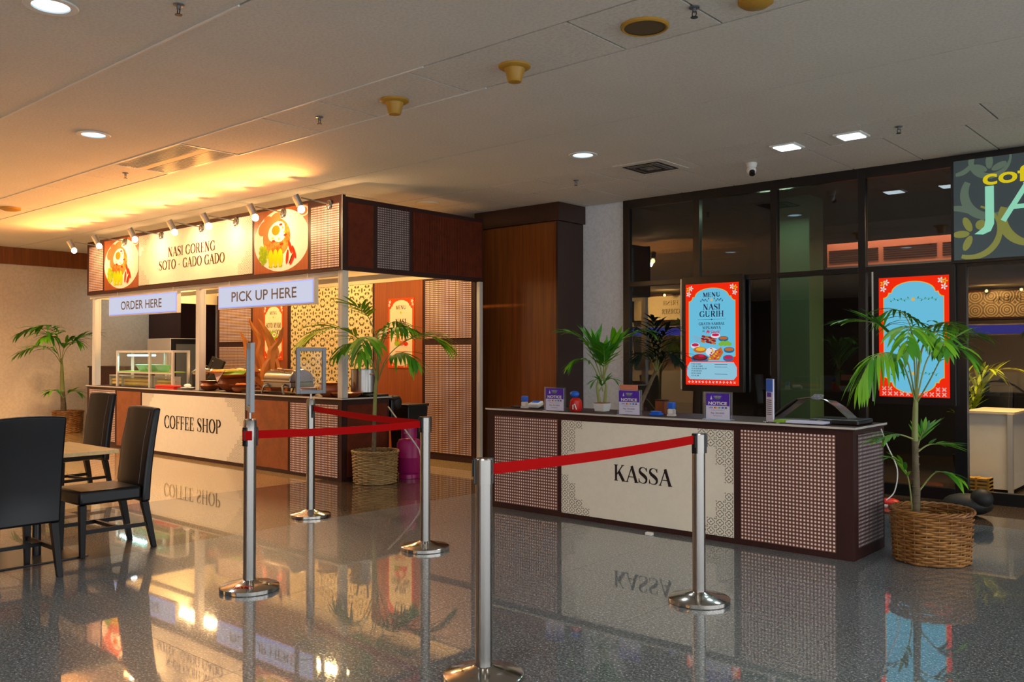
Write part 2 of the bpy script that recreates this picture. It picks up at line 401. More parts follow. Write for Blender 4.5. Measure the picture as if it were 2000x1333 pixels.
def dup(root, loc, rz, label, group=None):
    def rec(o, par):
        c = o.copy(); COL.objects.link(c); c.parent = par
        for ch in o.children: rec(ch, c)
        return c
    c = rec(root, None); c.location = loc; c.rotation_euler = (0, 0, rz); c['label'] = label
    if group: c['group'] = group
    return c

# ------------------------------------------------------------------ lettering
TK, TN = .14, .05
def arc(cx, cy, rx, ry, a0, a1, wt=TK, wn=TN, k=22):
    out = []
    for i in range(k + 1):
        a = R(a0 + (a1 - a0) * i / k); out.append((cx + rx * math.cos(a), cy + ry * math.sin(a), wn + (wt - wn) * abs(math.cos(a)) ** 1.4))
    return out
def ln(x0, y0, x1, y1, w_): return [(x0, y0, w_), (x1, y1, w_)]
def sf(x, y, h=.13):
    return ln(x - h, y, x + h, y, TN)
def stem(x, w_=TK): return [ln(x, 0, x, 1, w_), sf(x, .018), sf(x, .982)]
SP = [(.52, .80, .03), (.45, .93, .034), (.30, .98, .034), (.14, .91, .07), (.085, .77, .11), (.17, .62, .135), (.34, .50, .15), (.48, .37, .135), (.53, .22, .11), (.45, .07, .06), (.28, .02, .034), (.11, .08, .034), (.05, .22, .03)]
def crv(P_, k=5):
    out = []
    for i in range(len(P_) - 1):
        p0 = P_[max(i - 1, 0)]; p1 = P_[i]; p2 = P_[i + 1]; p3 = P_[min(i + 2, len(P_) - 1)]
        for j in range(k):
            t = j / k
            out.append(tuple(.5 * (2 * p1[q] + (p2[q] - p0[q]) * t + (2 * p0[q] - 5 * p1[q] + 4 * p2[q] - p3[q]) * t * t + (-p0[q] + 3 * p1[q] - 3 * p2[q] + p3[q]) * t ** 3) for q in range(3)))
    out.append(P_[-1]); return out
GL = {
 'A': (.76, [ln(.06, 0, .39, 1, TN), ln(.37, 1, .68, 0, TK), ln(.17, .33, .55, .33, TN), sf(.06, .018, .09), sf(.68, .018, .13)]),
 'B': (.66, stem(.15) + [[(.15, .982, TN)] + arc(.30, .755, .22, .227, 90, -90) + [(.15, .528, TN)], [(.15, .528, TN)] + arc(.32, .273, .26, .255, 90, -90) + [(.15, .018, TN)]]),
 'C': (.74, [arc(.42, .5, .34, .482, 42, 318), ln(.68, .66, .68, .97, TN), ln(.68, .05, .68, .30, TN)]),
 'D': (.78, stem(.15) + [[(.15, .982, TN)] + arc(.30, .5, .40, .482, 90, -90) + [(.15, .018, TN)]]),
 'E': (.62, stem(.15) + [ln(.1, .982, .55, .982, TN), ln(.1, .018, .57, .018, TN), ln(.15, .51, .44, .51, TN), ln(.545, .76, .545, 1, TN), ln(.565, 0, .565, .26, TN), ln(.43, .4, .43, .62, TN)]),
 'F': (.58, stem(.15) + [ln(.1, .982, .55, .982, TN), ln(.15, .51, .44, .51, TN), ln(.545, .74, .545, 1, TN), ln(.43, .4, .43, .62, TN)]),
 'G': (.80, [arc(.42, .5, .34, .482, 42, 318), ln(.68, .66, .68, .97, TN), ln(.68, .05, .68, .44, TK * .9), sf(.68, .44, .11)]),
 'H': (.82, stem(.15) + stem(.65) + [ln(.15, .51, .65, .51, TN)]),
 'I': (.32, stem(.16)),
 'K': (.78, stem(.15) + [ln(.18, .36, .60, .99, TN), ln(.34, .58, .66, .01, TK), sf(.60, .982, .1), sf(.68, .018, .11)]),
 'L': (.60, stem(.15) + [ln(.1, .018, .55, .018, TN), ln(.55, 0, .55, .3, TN)]),
 'M': (.94, [ln(.13, 0, .13, 1, TN), ln(.15, 1, .44, .02, TK), ln(.44, .02, .74, 1, TN), ln(.78, 0, .78, 1, TK), sf(.13, .018, .1), sf(.78, .018, .13), sf(.10, .982, .09), sf(.8, .982, .1)]),
 'N': (.82, [ln(.14, 0, .14, 1, TN), ln(.15, .98, .66, .02, TK), ln(.67, 0, .67, 1, TN), sf(.14, .018, .1), sf(.67, .982, .1), sf(.12, .982, .1)]),
 'O': (.84, [arc(.42, .5, .34, .482, 0, 360, k=40)]),
 'P': (.64, stem(.15) + [[(.15, .982, TN)] + arc(.30, .73, .27, .252, 90, -90) + [(.15, .478, TN)]]),
 'R': (.74, stem(.15) + [[(.15, .982, TN)] + arc(.30, .74, .25, .242, 90, -90) + [(.15, .498, TN)], ln(.36, .49, .61, .02, TK * .9), sf(.64, .018, .09)]),
 'S': (.62, [crv(SP), ln(.53, .74, .53, .97, TN), ln(.045, .03, .045, .29, TN)]),
 'T': (.70, stem(.35) + [ln(.04, .982, .66, .982, TN), ln(.05, .74, .05, 1, TN), ln(.65, .74, .65, 1, TN)]),
 'U': (.80, [ln(.16, .3, .16, 1, TK), [(.16, .32, TK)] + arc(.39, .30, .23, .282, 180, 360, TK * .8, TN * 1.6) , ln(.62, .3, .62, 1, TN), sf(.16, .982), sf(.62, .982, .1)]),
 'V': (.76, [ln(.08, 1, .38, 0, TK), ln(.38, .02, .66, 1, TN), sf(.08, .982, .1), sf(.66, .982, .09)]),
 'Y': (.74, [ln(.10, 1, .37, .45, TK), ln(.37, .45, .62, 1, TN), ln(.37, 0, .37, .46, TK), sf(.1, .982, .1), sf(.62, .982, .1), sf(.37, .018)]),
 '2': (.40, [[(.04, .86, .05)] + [(.12, .97, .04), (.25, .93, .07), (.27, .80, .07), (.04, .55, .05)], ln(.04, .56, .32, .56, .06)]),
 '-': (.40, [ln(.06, .40, .34, .40, .06)]), ' ': (.32, []), '&': (.8, [arc(.35, .28, .25, .26, 0, 360), arc(.35, .75, .16, .22, 0, 360), ln(.25, .6, .7, .0, .09)])}

class Art:                                    # flat print on a plane: origin O, axes U,V, outward normal N
    def __init__(s, O, U=(1, 0, 0), V=(0, 0, 1), N=(0, -1, 0)):
        s.mb = MB(); s.O = Vector(O); s.U = Vector(U); s.V = Vector(V); s.N = Vector(N)
    clip = None
    def P(s, u, v, h):
        if s.clip: u = min(max(u, s.clip[0]), s.clip[1]); v = min(max(v, s.clip[2]), s.clip[3])
        return s.O + s.U * u + s.V * v + s.N * h
    def poly(s, pts, m, h=.001, uvs=None):
        s.c = getattr(s, 'c', 0) + 1; h += s.c * 1.2e-5
        vs = [s.P(u, v, h) for u, v in pts]
        n = (vs[1] - vs[0]).cross(vs[2] - vs[0])
        s.mb.add(vs, [tuple(range(len(vs)))], m, [uvs] if uvs else None); return s
    def rect(s, u0, u1, v0, v1, m, h=.001): return s.poly([(u0, v0), (u1, v0), (u1, v1), (u0, v1)], m, h)
    def ell(s, u, v, a, b, m, h=.001, n=28, a0=0, rot=0, clip=None):
        pts = []
        for i in range(n):
            q = 2 * math.pi * i / n; x = a * math.cos(q); y = b * math.sin(q)
            x, y = x * math.cos(rot) - y * math.sin(rot), x * math.sin(rot) + y * math.cos(rot)
            X_, Y_ = u + x, v + y
            if clip: X_ = min(max(X_, clip[0]), clip[1]); Y_ = min(max(Y_, clip[2]), clip[3])
            pts.append((X_, Y_))
        return s.poly(pts, m, h)
    def stroke(s, pts, m, h=.001):
        s.c = getattr(s, 'c', 0) + 1; h += s.c * 1.2e-5
        l = []; r = []; k = len(pts)
        for i, (x, y, w_) in enumerate(pts):
            a = pts[max(i - 1, 0)]; b = pts[min(i + 1, k - 1)]
            dx, dy = b[0] - a[0], b[1] - a[1]; q = math.hypot(dx, dy) or 1
            nx, ny = -dy / q * w_ / 2, dx / q * w_ / 2
            l.append((x + nx, y + ny)); r.append((x - nx, y - ny))
        vs = [s.P(u, v, h) for u, v in l + r]
        s.mb.add(vs, [(i, i + 1, k + i + 1, k + i) for i in range(k - 1)], m); return s
    def serif(s, txt, u0, u1, v0, v1, m, h=.002, bold=1.0):
        tw = sum(GL[c][0] for c in txt) + .05 * (len(txt) - 1); sx = (u1 - u0) / tw; sy = v1 - v0; x = u0
        for c in txt:
            adv, st = GL[c]
            for pts in st:
                # widths scale with x for upright strokes
                out = []
                k = len(pts)
                for i, (a, b, w_) in enumerate(pts):
                    p = pts[max(i - 1, 0)]; q = pts[min(i + 1, k - 1)]
                    dx, dy = (q[0] - p[0]) * sx, (q[1] - p[1]) * sy; d = math.hypot(dx, dy) or 1
                    sc_ = sx * abs(dy / d) + sy * abs(dx / d)
                    out.append((x + a * sx, v0 + b * sy, w_ * sc_ * bold))
                s.stroke(out, m, h)
            x += (adv + .05) * sx
        return s
    def sans(s, txt, u0, u1, v0, v1, m, h=.002, off=0.0, shear=0, mirror=False):
        c = bpy.data.curves.new('t', 'FONT'); c.body = txt; c.size = 1; c.offset = off; c.resolution_u = 4; c.shear = shear
        o = bpy.data.objects.new('t', c); COL.objects.link(o)
        me = bpy.data.meshes.new_from_object(o); bpy.data.objects.remove(o); bpy.data.curves.remove(c)
        xs = [v.co.x for v in me.vertices]; ys = [v.co.y for v in me.vertices]
        if xs:
            a, b = min(xs), max(xs); c0, c1 = min(ys), max(ys)
            s.mb.add([s.P(u0 + (v.co.x - a) / (b - a) * (u1 - u0), v0 + (v.co.y - c0) / (c1 - c0) * (v1 - v0), h) for v in me.vertices], [tuple(p.vertices) for p in me.polygons], m)
        bpy.data.meshes.remove(me); return s
    def build(s, name, parent, label=None): return s.mb.build(name, parent, label)

# camera-frame helper: world point seen at pixel (x, y) at distance d along the view axis
_f = 1725.; _a = R(41.2); _p = math.atan(26.5 / _f)
FW = Vector((-math.sin(_a) * math.cos(_p), math.cos(_a) * math.cos(_p), math.sin(_p))); RT = Vector((math.cos(_a), math.sin(_a), 0)); UP = RT.cross(FW)
def at(x, y, d): return Vector((0, 0, 1.5)) + (FW + RT * ((x - 1000) / _f) - UP * ((y - 666.5) / _f)) * d

# ------------------------------------------------------------------ setting: floor
fl = struct('floor')
XJ = [-16.1 + i * .95 for i in range(-2, 0)] + [-15.05, -14.1, -13.0, -11.95, -10.9, -9.8, -8.71, -7.655, -6.6] + [-6.6 + .95 * i for i in range(1, 9)]
YJ = [1.385 - .9, 1.385] + [2.285 + .9 * i for i in range(9)] + [9.97]
YJ = sorted(set(round(y, 3) for y in YJ if y < 9.5)) + [9.86]
XJ = sorted(set(round(x, 3) for x in XJ))
for i in range(len(XJ) - 1):
    for j in range(len(YJ) - 1):
        x0, x1, y0, y1 = XJ[i], XJ[i + 1], YJ[j], YJ[j + 1]
        mt = 'floor_beige' if x1 <= -8.70 else ('floor_dark' if x1 <= -6.59 else 'floor_grey')
        if y0 > 8.5 and x0 > -6.7: mt = 'floor_dark'
        if y0 > 7.6 and -8.8 < x0 < -6.7: mt = 'floor_beige'
        b = MB(); b.box(x0 + .001, x1 - .001, y0 + .001, y1 - .001, -.03, 0, mt); b.build('floor_slab', fl)
b = MB()
xa, xb, ya, yb = XJ[0], XJ[-1], YJ[0], YJ[-1]
b.box(-18.5, xa - .002, -12, 10, -.03, 0, 'floor_beige'); b.box(xb + .002, 8, -12, 9.95, -.03, 0, 'floor_grey'); b.box(xa, xb, -12, ya - .002, -.03, 0, 'floor_grey')
b.build('outer_floor', fl, kind='stuff')
b = MB(); b.box(-18.5, 8, -12, 9.86, -.06, -.031, 'joint'); b.build('floor_bed', fl)
b = MB(); b.box(-10, 3, 9.96, 14, -.03, -.0, 'floor_dark'); b.build('shop_floor', fl)

# ------------------------------------------------------------------ ceiling
ce = struct('ceiling', (0, 0, HC))
b = MB(); b.box(-18.5, 8, -12, 9.95, HC + .03, HC + .06, 'void'); b.build('ceiling_void', ce)
G = .009
def cpanel(x0, x1, y0, y1, m, nm): b = MB(); b.box(x0 + G, x1 - G, y0 + G, y1 - G, HC, HC + .02, m); b.build(nm, ce)
HOLE = (-9.49, -8.04, 4.29, 4.95)
for y0, y1 in [(1.35, 2.82), (2.82, 4.29), (4.95, 6.42)]:
    cpanel(-18.31, 8, y0, y1, 'gypsum', 'gypsum_panel')
xs = [-18.31, -14.2, -11.9, -10.45] + [-9.0, -8.28, -7.55] + [-6.83, 8]
xs = [-18.31, -16.75, -15.2, -13.66, -12.1, -10.55, -9.0, 8]
for x0, x1 in zip(xs, xs[1:]): cpanel(x0, x1, 6.42, 7.92, 'gypsum', 'gypsum_panel')
for y0, y1 in [(-.12, 1.35), (-2.6, -.12), (-6, -2.6), (-12, -6)]: cpanel(-18.31, 8, y0, y1, 'gypsum', 'gypsum_panel')
xs = [-18.31, -17.6, -16.15, -15.4, -13.9, -13.2, -11.32, -10.28, -9.49, -8.04, -6.65, -5.86, -4.77, -3.31, -2.6, -1.1, 8]
for x0, x1 in zip(xs, xs[1:]):
    if abs(x0 + 9.49) > .01: cpanel(x0, x1, 4.29, 4.95, 'tile', 'ceiling_tile')
xs = [-18.31, -16.6, -14.9, -13.2, -11.5, -9.8, -8.3, -7.3, -6.6, -5.84, -4.75, -3.33, -1.86, -.4, 1.1, 8]
for x0, x1 in zip(xs, xs[1:]): cpanel(x0, x1, 7.92, 8.58, 'tile', 'ceiling_tile')
xs = [-18.31] + [-17.97 + .72 * i for i in range(28)]
for x0, x1 in zip(xs, xs[1:]): cpanel(x0, x1, 8.58, 9.86, 'tile', 'ceiling_tile')

for y in (2.82, 4.29, 4.95):
    b = MB(); b.box(-18.3, -4.6, y - .008, y + .008, HC - .006, HC + .022, 'white'); b.build('ceiling_rail', ce)
# ------------------------------------------------------------------ walls
o = MB().box(-18.45, -18.31, -12, 9.86, 0, 3.22, 'wall_white'); o.box(-18.45, -18.31, -12, 9.86, 3.22, HC, 'wall_white'); solo(o, 'wall_left')
solo(MB().box(-18.31, -18.25, -12, 9.08, 3.225, HC - .001, 'walnut'), 'trim_1')
solo(MB().box(-18.45, -6.63, 9.88, 10.0, 0, HC + .02, 'wall_grey'), 'wall_back')
solo(MB().box(-18.45, -2.5, -12.1, -12, 0, HC, 'dark_walnut'), 'wall_rear')
b = MB().box(-18.30, -16.95, 9.1, 9.87, 0, HC - .001, 'frame'); b.build('pier_panel', None); o = bpy.data.objects['pier_panel']; o.name = 'wall_pier'; o['kind'] = 'structure'
# walnut clad column at the right end of the stall
c = struct('wall_column', (-8.0, 9.5, 0))
MB().box(-8.82, -7.36, 9.32, 9.87, 0, 3.30, 'walnut').build('front_panel', c)
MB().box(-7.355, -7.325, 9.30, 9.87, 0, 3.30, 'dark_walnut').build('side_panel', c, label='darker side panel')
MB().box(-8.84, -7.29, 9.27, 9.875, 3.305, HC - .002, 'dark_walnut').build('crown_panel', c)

# glass shop front
gw = struct('window_1', (-6.6, 9.85, 0))
YG = 9.85
def frame_box(nm, x0, x1, z0, z1, y0=YG - .03, y1=YG + .05): MB().box(x0, x1, y0, y1, z0, z1, 'black_metal').build(nm, gw, bevel=.002)
MX = [(-6.63, -6.53), (-5.58, -5.49), (-4.55, -4.47), (-3.53, -3.45), (-2.56, -2.44), (-.6, -.5), (1.4, 1.5)]
for x0, x1 in MX: frame_box('mullion', x0, x1, .03, 3.56)
for (a, b_), (c_, d) in zip(MX, MX[1:]):
    frame_box('transom', b_ + .001, c_ - .001, 2.40, 2.46)
    frame_box('sill', b_ + .001, c_ - .001, 0, .12)
    frame_box('head_rail', b_ + .001, c_ - .001, 3.44, HC + .01)
    for z0, z1 in ((.12, 2.40), (2.46, 3.44)):
        MB().box(b_, c_, YG + .005, YG + .011, z0, z1, 'glass').build('glass_pane', gw)
# shop room beyond the glass
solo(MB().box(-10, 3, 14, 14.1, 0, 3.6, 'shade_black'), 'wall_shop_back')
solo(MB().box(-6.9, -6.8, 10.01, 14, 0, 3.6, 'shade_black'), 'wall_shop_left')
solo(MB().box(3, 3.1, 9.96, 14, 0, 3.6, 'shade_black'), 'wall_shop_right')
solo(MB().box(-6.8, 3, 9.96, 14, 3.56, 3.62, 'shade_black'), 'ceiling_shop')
solo(MB().box(-5.02, -4.57, 11, 11.45, 0, 3.555, 'green_lit'), 'wall_shop_column', bevel=.004)
c = struct('trim_2', (-3.8, 12, 2.6))  # stands in for a ceiling coffer mirrored in the glass, built as solid boards
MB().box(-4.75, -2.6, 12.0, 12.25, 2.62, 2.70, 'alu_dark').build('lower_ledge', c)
MB().box(-4.75, -2.6, 12.04, 12.25, 2.701, 3.02, 'peach_coffer').build('mirrored_coffer_board', c)
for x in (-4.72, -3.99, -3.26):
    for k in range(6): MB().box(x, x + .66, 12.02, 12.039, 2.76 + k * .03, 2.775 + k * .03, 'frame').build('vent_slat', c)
# ------------------------------------------------------------------ ceiling fittings
def round_light(x, y, lab):
    t = thing('ceiling_downlight', lab, 'ceiling light', (x, y, HC))
    MB().lathe([(.10, -.002), (.145, -.002), (.15, -.008), (.145, -.014), (.105, -.012), (.10, -.002)], 'white', (x, y, HC), 36, False).build('trim_ring', t, smooth=True)
    MB().lathe([(.0, -.004), (.103, -.004)], 'e_cool', (x, y, HC), 32, False).build('diffuser', t)
round_light(-5.42, 2.09, 'large round recessed downlight at the top left corner of the view')
round_light(-8.31, 3.59, 'round white downlight in the ceiling at left, behind it the linear air vent')
round_light(-5.39, 7.26, 'round pale blue downlight in the ceiling near the square air diffuser')
for x, y, lab in ((-3.66, 8.28, 'square glowing LED ceiling light nearer the security camera'), (-3.02, 8.25, 'square glowing LED ceiling light nearer the green lettered sign')):
    t = thing('led_ceiling_light', lab, 'ceiling light', (x, y, HC), group=None)
    MB().box(x - .13, x + .13, y - .13, y + .13, HC - .018, HC - .001, 'white').build('housing', t, bevel=.006)
    MB().box(x - .10, x + .10, y - .10, y + .10, HC - .026, HC - .0185, 'e_white').build('diffuser', t, bevel=.003)
def bell(x, y, lab, big=True):
    t = thing('ceiling_bell', lab, 'detector', (x, y, HC))
    MB().lathe([(.115, 0), (.115, -.012), (.10, -.022), (.06, -.026)], 'yellow_plastic', (x, y, HC - .001), 28).build('flange', t, smooth=True)
    MB().lathe([(.075, -.024), (.062, -.06), (.052, -.11), (.045, -.118), (.0, -.12)], 'yellow_plastic', (x, y, HC - .001), 24).build('cone', t, smooth=True)
bell(-4.09, 4.7, 'yellowed conical ceiling bell nearest the round yellow speaker')
bell(-5.37, 4.7, 'yellowed conical ceiling bell halfway between the speaker and the linear vent')
t = thing('ceiling_speaker', 'round flat yellow rimmed ceiling speaker with brown mesh', 'speaker', (-2.98, 4.66, HC))
MB().lathe([(.128, 0), (.150, 0), (.150, -.012), (.140, -.02), (.128, -.016)], 'yellow_plastic', (-2.98, 4.66, HC - .001), 36, False).build('rim', t, smooth=True)
MB().lathe([(0, -.012), (.13, -.012)], 'mesh_brown', (-2.98, 4.66, HC - .001), 36, False).build('mesh_grille', t)
t = thing('ceiling_detector', 'yellow smoke detector cut by the top edge of the picture', 'detector', (-2.28, 4.74, HC))
MB().lathe([(.10, 0), (.10, -.02), (.07, -.04), (.0, -.045)], 'yellow_plastic', (-2.28, 4.74, HC - .001), 28).build('cover', t, smooth=True)
t = thing('ceiling_detector', 'small round yellow detector low over the far left ceiling', 'detector', (-13.36, 4.64, HC))
MB().lathe([(.13, 0), (.13, -.025), (.08, -.045), (.0, -.05)], 'yellow_plastic', (-13.36, 4.64, HC - .001), 24).build('cover', t, smooth=True)
t = thing('ceiling_detector', 'second far left yellow detector at the left edge of the view', 'detector', (-13.9, 4.3, HC))
MB().lathe([(.13, 0), (.13, -.025), (.08, -.045), (.0, -.05)], 'yellow_plastic', (-13.9, 4.45, HC - .001), 24).build('cover', t, smooth=True)
t = thing('ceiling_detector', 'flat pale detector on the ceiling above the walnut stall side', 'detector', (-8.71, 8.21, HC))
MB().lathe([(.16, 0), (.16, -.02), (.10, -.035), (.0, -.04)], 'offwhite', (-8.71, 8.21, HC - .001), 24).build('cover', t, smooth=True)
SPR = [(-2.6, 4.6, 'dark sprinkler head right of the round yellow speaker'), (-6.24, 4.61, 'dark sprinkler head between the linear vent and a yellow bell'), (-9.82, 4.6, 'dark sprinkler head left of the linear air vent'),
       (-6.25, 8.28, 'dark sprinkler head left of the square air diffuser'), (-2.59, 8.23, 'dark sprinkler head right of the two square LED lights'), (-4.85, 2.58, 'brown sprinkler head at the top edge left of centre')]
sp0 = None
for x, y, lab in SPR:
    if sp0 is None:
        sp0 = thing('sprinkler', lab, 'sprinkler', (0, 0, 0), group='ceiling sprinklers')
        MB().lathe([(.032, 0), (.032, -.006), (.012, -.01), (.012, -.03)], 'alu_dark', (0, 0, 0), 16).build('escutcheon', sp0, smooth=True)
        MB().tube([(.012, 0, -.028), (.014, 0, -.045), (.004, 0, -.06)], .003, 'black_metal', 6).tube([(-.012, 0, -.028), (-.014, 0, -.045), (-.004, 0, -.06)], .003, 'black_metal', 6).build('yoke', sp0)
        MB().lathe([(0, -.060), (.022, -.060), (.022, -.063), (0, -.063)], 'black_metal', (0, 0, 0), 12).build('deflector', sp0)
        sp0.location = (x, y, HC - .001)
    else: dup(sp0, (x, y, HC - .001), 0, lab)
# linear vent
t = thing('linear_air_vent', 'long slatted aluminium air vent set in the left ceiling', 'air vent', (-8.8, 4.62, HC))
x0, x1, y0, y1 = -9.48, -8.05, 4.30, 4.94
MB().box(x0 + .02, x1 - .02, y0 + .02, y1 - .02, HC + .012, HC + .02, 'black').build('backing', t)
MB().box(x0, x1, y0, y0 + .02, HC - .004, HC + .02, 'alu').box(x0, x1, y1 - .02, y1, HC - .004, HC + .02, 'alu').box(x0, x0 + .02, y0 + .02, y1 - .02, HC - .004, HC + .02, 'alu').box(x1 - .02, x1, y0 + .02, y1 - .02, HC - .004, HC + .02, 'alu').build('frame', t)
MB().box(x0 + .02, x1 - .02, 4.575, 4.665, HC - .002, HC + .011, 'offwhite').build('centre_plate', t)
for s_ in (0, 1):
    for k in range(8):
        y = (4.335 if s_ == 0 else 4.683) + k * .031
        MB().box(x0 + .02, x1 - .02, y, y + .008, HC - .003, HC + .011, 'alu').build('slat', t)
# square diffuser
t = thing('square_air_diffuser', 'square ceiling air diffuser with dark stepped louvres', 'air vent', (-5.15, 8.25, HC))
cx_, cy_ = -5.20, 8.24
MB().box(cx_ - .30, cx_ + .30, cy_ - .30, cy_ + .30, HC - .006, HC - .0005, 'tile').build('face_plate', t)
for k, r_ in enumerate((.22, .17, .12, .07)):
    z = HC - .012 - k * .004; b = MB()
    for a, c_ in (((cx_ - r_, cx_ + r_), (cy_ - r_, cy_ - r_ + .022)), ((cx_ - r_, cx_ + r_), (cy_ + r_ - .022, cy_ + r_)), ((cx_ - r_, cx_ - r_ + .022), (cy_ - r_ + .022, cy_ + r_ - .022)), ((cx_ + r_ - .022, cx_ + r_), (cy_ - r_ + .022, cy_ + r_ - .022))):
        b.box(a[0], a[1], c_[0], c_[1], z, z + .005, 'shade_black' if k % 2 == 0 else 'alu_dark')
    b.build('louvre_ring', t)
# security camera
t = thing('security_camera', 'white dome security camera hanging under the ceiling tiles', 'camera', (-4.27, 8.76, HC))
MB().lathe([(.055, 0), (.06, -.01), (.052, -.05), (.03, -.06)], 'white', (-4.27, 8.76, HC - .001), 24).build('mount', t, smooth=True)
MB().ell((-4.27, 8.76, HC - .085), .052, .052, .05, 'white', 24, 12).build('housing', t, smooth=True)
MB().tube([(-4.25, 8.735, HC - .10), (-4.24, 8.715, HC - .135)], .03, 'black', 16).build('lens', t, smooth=True)

# ------------------------------------------------------------------ food stall counter
YF = 6.5
stc = thing('serving_counter', 'long brown stall counter with cream COFFEE SHOP panel between laminate and cane panels', 'counter', (-11.8, 6.8, 0))
MB().box(-15.22, -8.35, YF, 7.23, 0, .955, 'frame').build('body', stc, bevel=.002)
MB().box(-15.24, -8.33, YF - .012, 7.25, .956, .982, 'frame').build('worktop', stc)
MB().box(-15.24, -8.33, YF - .016, YF - .0121, .968, .984, 'alu').box(-8.329, -8.325, YF - .016, 7.25, .968, .984, 'alu').build('edge_strip', stc, label='bright edge strip')
def fpanel(nm, par, x0, x1, z0, z1, m, y=YF, th=.006): return MB().box(x0, x1, y - th, y - .0003, z0, z1, m).build(nm, par)
fpanel('cane_panel', stc, -15.12, -14.17, .09, .92, 'cane'); fpanel('laminate_panel', stc, -14.11, -13.31, .05, .92, 'panel_speckle')
fpanel('cream_panel', stc, -13.26, -10.40, .05, .91, 'cream'); fpanel('laminate_panel', stc, -10.34, -9.42, .05, .91, 'panel_speckle')
fpanel('cane_panel', stc, -9.37, -8.42, .04, .90, 'cane')
MB().box(-8.3495, -8.343, 6.58, 7.19, .05, .90, 'side_shade_speckle').build('side_panel', stc)
def border(par, x0, x1, z0, z1, y, cell, rows, side, nrow=None):
    """stepped quatrefoil border; rows: number of cells per row from the top"""
    n = len(rows); ch = (z1 - z0) / n; A = Art((0, y, 0))
    if 0 in rows and nrow is None:
        i0 = rows.index(0); i1 = len(rows) - rows[::-1].index(0)
        border(par, x0, x1, z1 - i0 * ch, z1, y, cell, rows[:i0], side, 1); return border(par, x0, x1, z0, z1 - i1 * ch, y, cell, rows[i1:], side, 1)
    for i, c in enumerate(rows):
        zt = z1 - i * ch
        for k in range(int(math.ceil(c))):
            wd = cell
            if side == 'L': u0 = x0 + k * cell; u1 = u0 + wd
            else: u1 = x1 - k * cell; u0 = u1 - wd
            A.poly([(u0, zt - ch), (u1, zt - ch), (u1, zt), (u0, zt)], 'quatre', .0, uvs=[(0, 0), (1, 0), (1, 1), (0, 1)])
    return A.build('border_print', par)
RW = [5, 4, 3, 3, 2, 2, 1, 1, 0, 0, 1, 1, 2, 2, 3, 3, 4, 5]
border(stc, -13.26, -10.40, .05, .91, YF - .0066, .062, [6, 5, 4, 3, 2, 1, 0, 0, 1, 2, 3, 4, 5, 6], 'L')
border(stc, -13.26, -10.40, .05, .91, YF - .0066, .062, [8, 7, 5, 4, 3, 2, 1, 1, 2, 3, 4, 5, 6, 7], 'R')
Art((0, YF - .0066, 0)).serif('COFFEE SHOP', -12.56, -10.99, .41, .60, 'ink').build('lettering', stc)

# canopy fascia with posts
can = thing('stall_canopy', 'overhead brown fascia with NASI GORENG panel and two plate pictures on white posts', 'canopy', (-11.8, 6.6, 2.5))
MB().box(-15.25, -8.35, YF, YF + .05, 2.50, 3.395, 'frame').build('front_board', can)
MB().box(-8.40, -8.35, YF + .0505, 8.93, 2.50, 3.375, 'frame').build('side_board', can)
MB().box(-15.25, -15.20, YF + .0505, 8.93, 2.44, 3.375, 'offwhite').build('left_board', can)
MB().box(-15.20, -8.40, 8.88, 8.93, 2.60, 3.375, 'offwhite').build('rear_board', can)
MB().box(-15.2, -8.4, YF + .0501, YF + .10, 2.44, 2.4995, 'alu').build('beam', can); MB().box(-15.19, -8.41, 7.6, 7.66, 2.50, 2.56, 'alu').build('beam', can)
MB().box(-8.354, -8.346, YF - .004, YF - .0001, 2.50, 3.395, 'alu').build('corner_strip', can)
fpanel('cane_panel', can, -15.17, -14.64, 2.56, 3.30, 'cane'); fpanel('cream_panel', can, -13.40, -10.24, 2.57, 3.34, 'cream')
fpanel('cane_panel', can, -8.96, -8.40, 2.54, 3.30, 'cane')
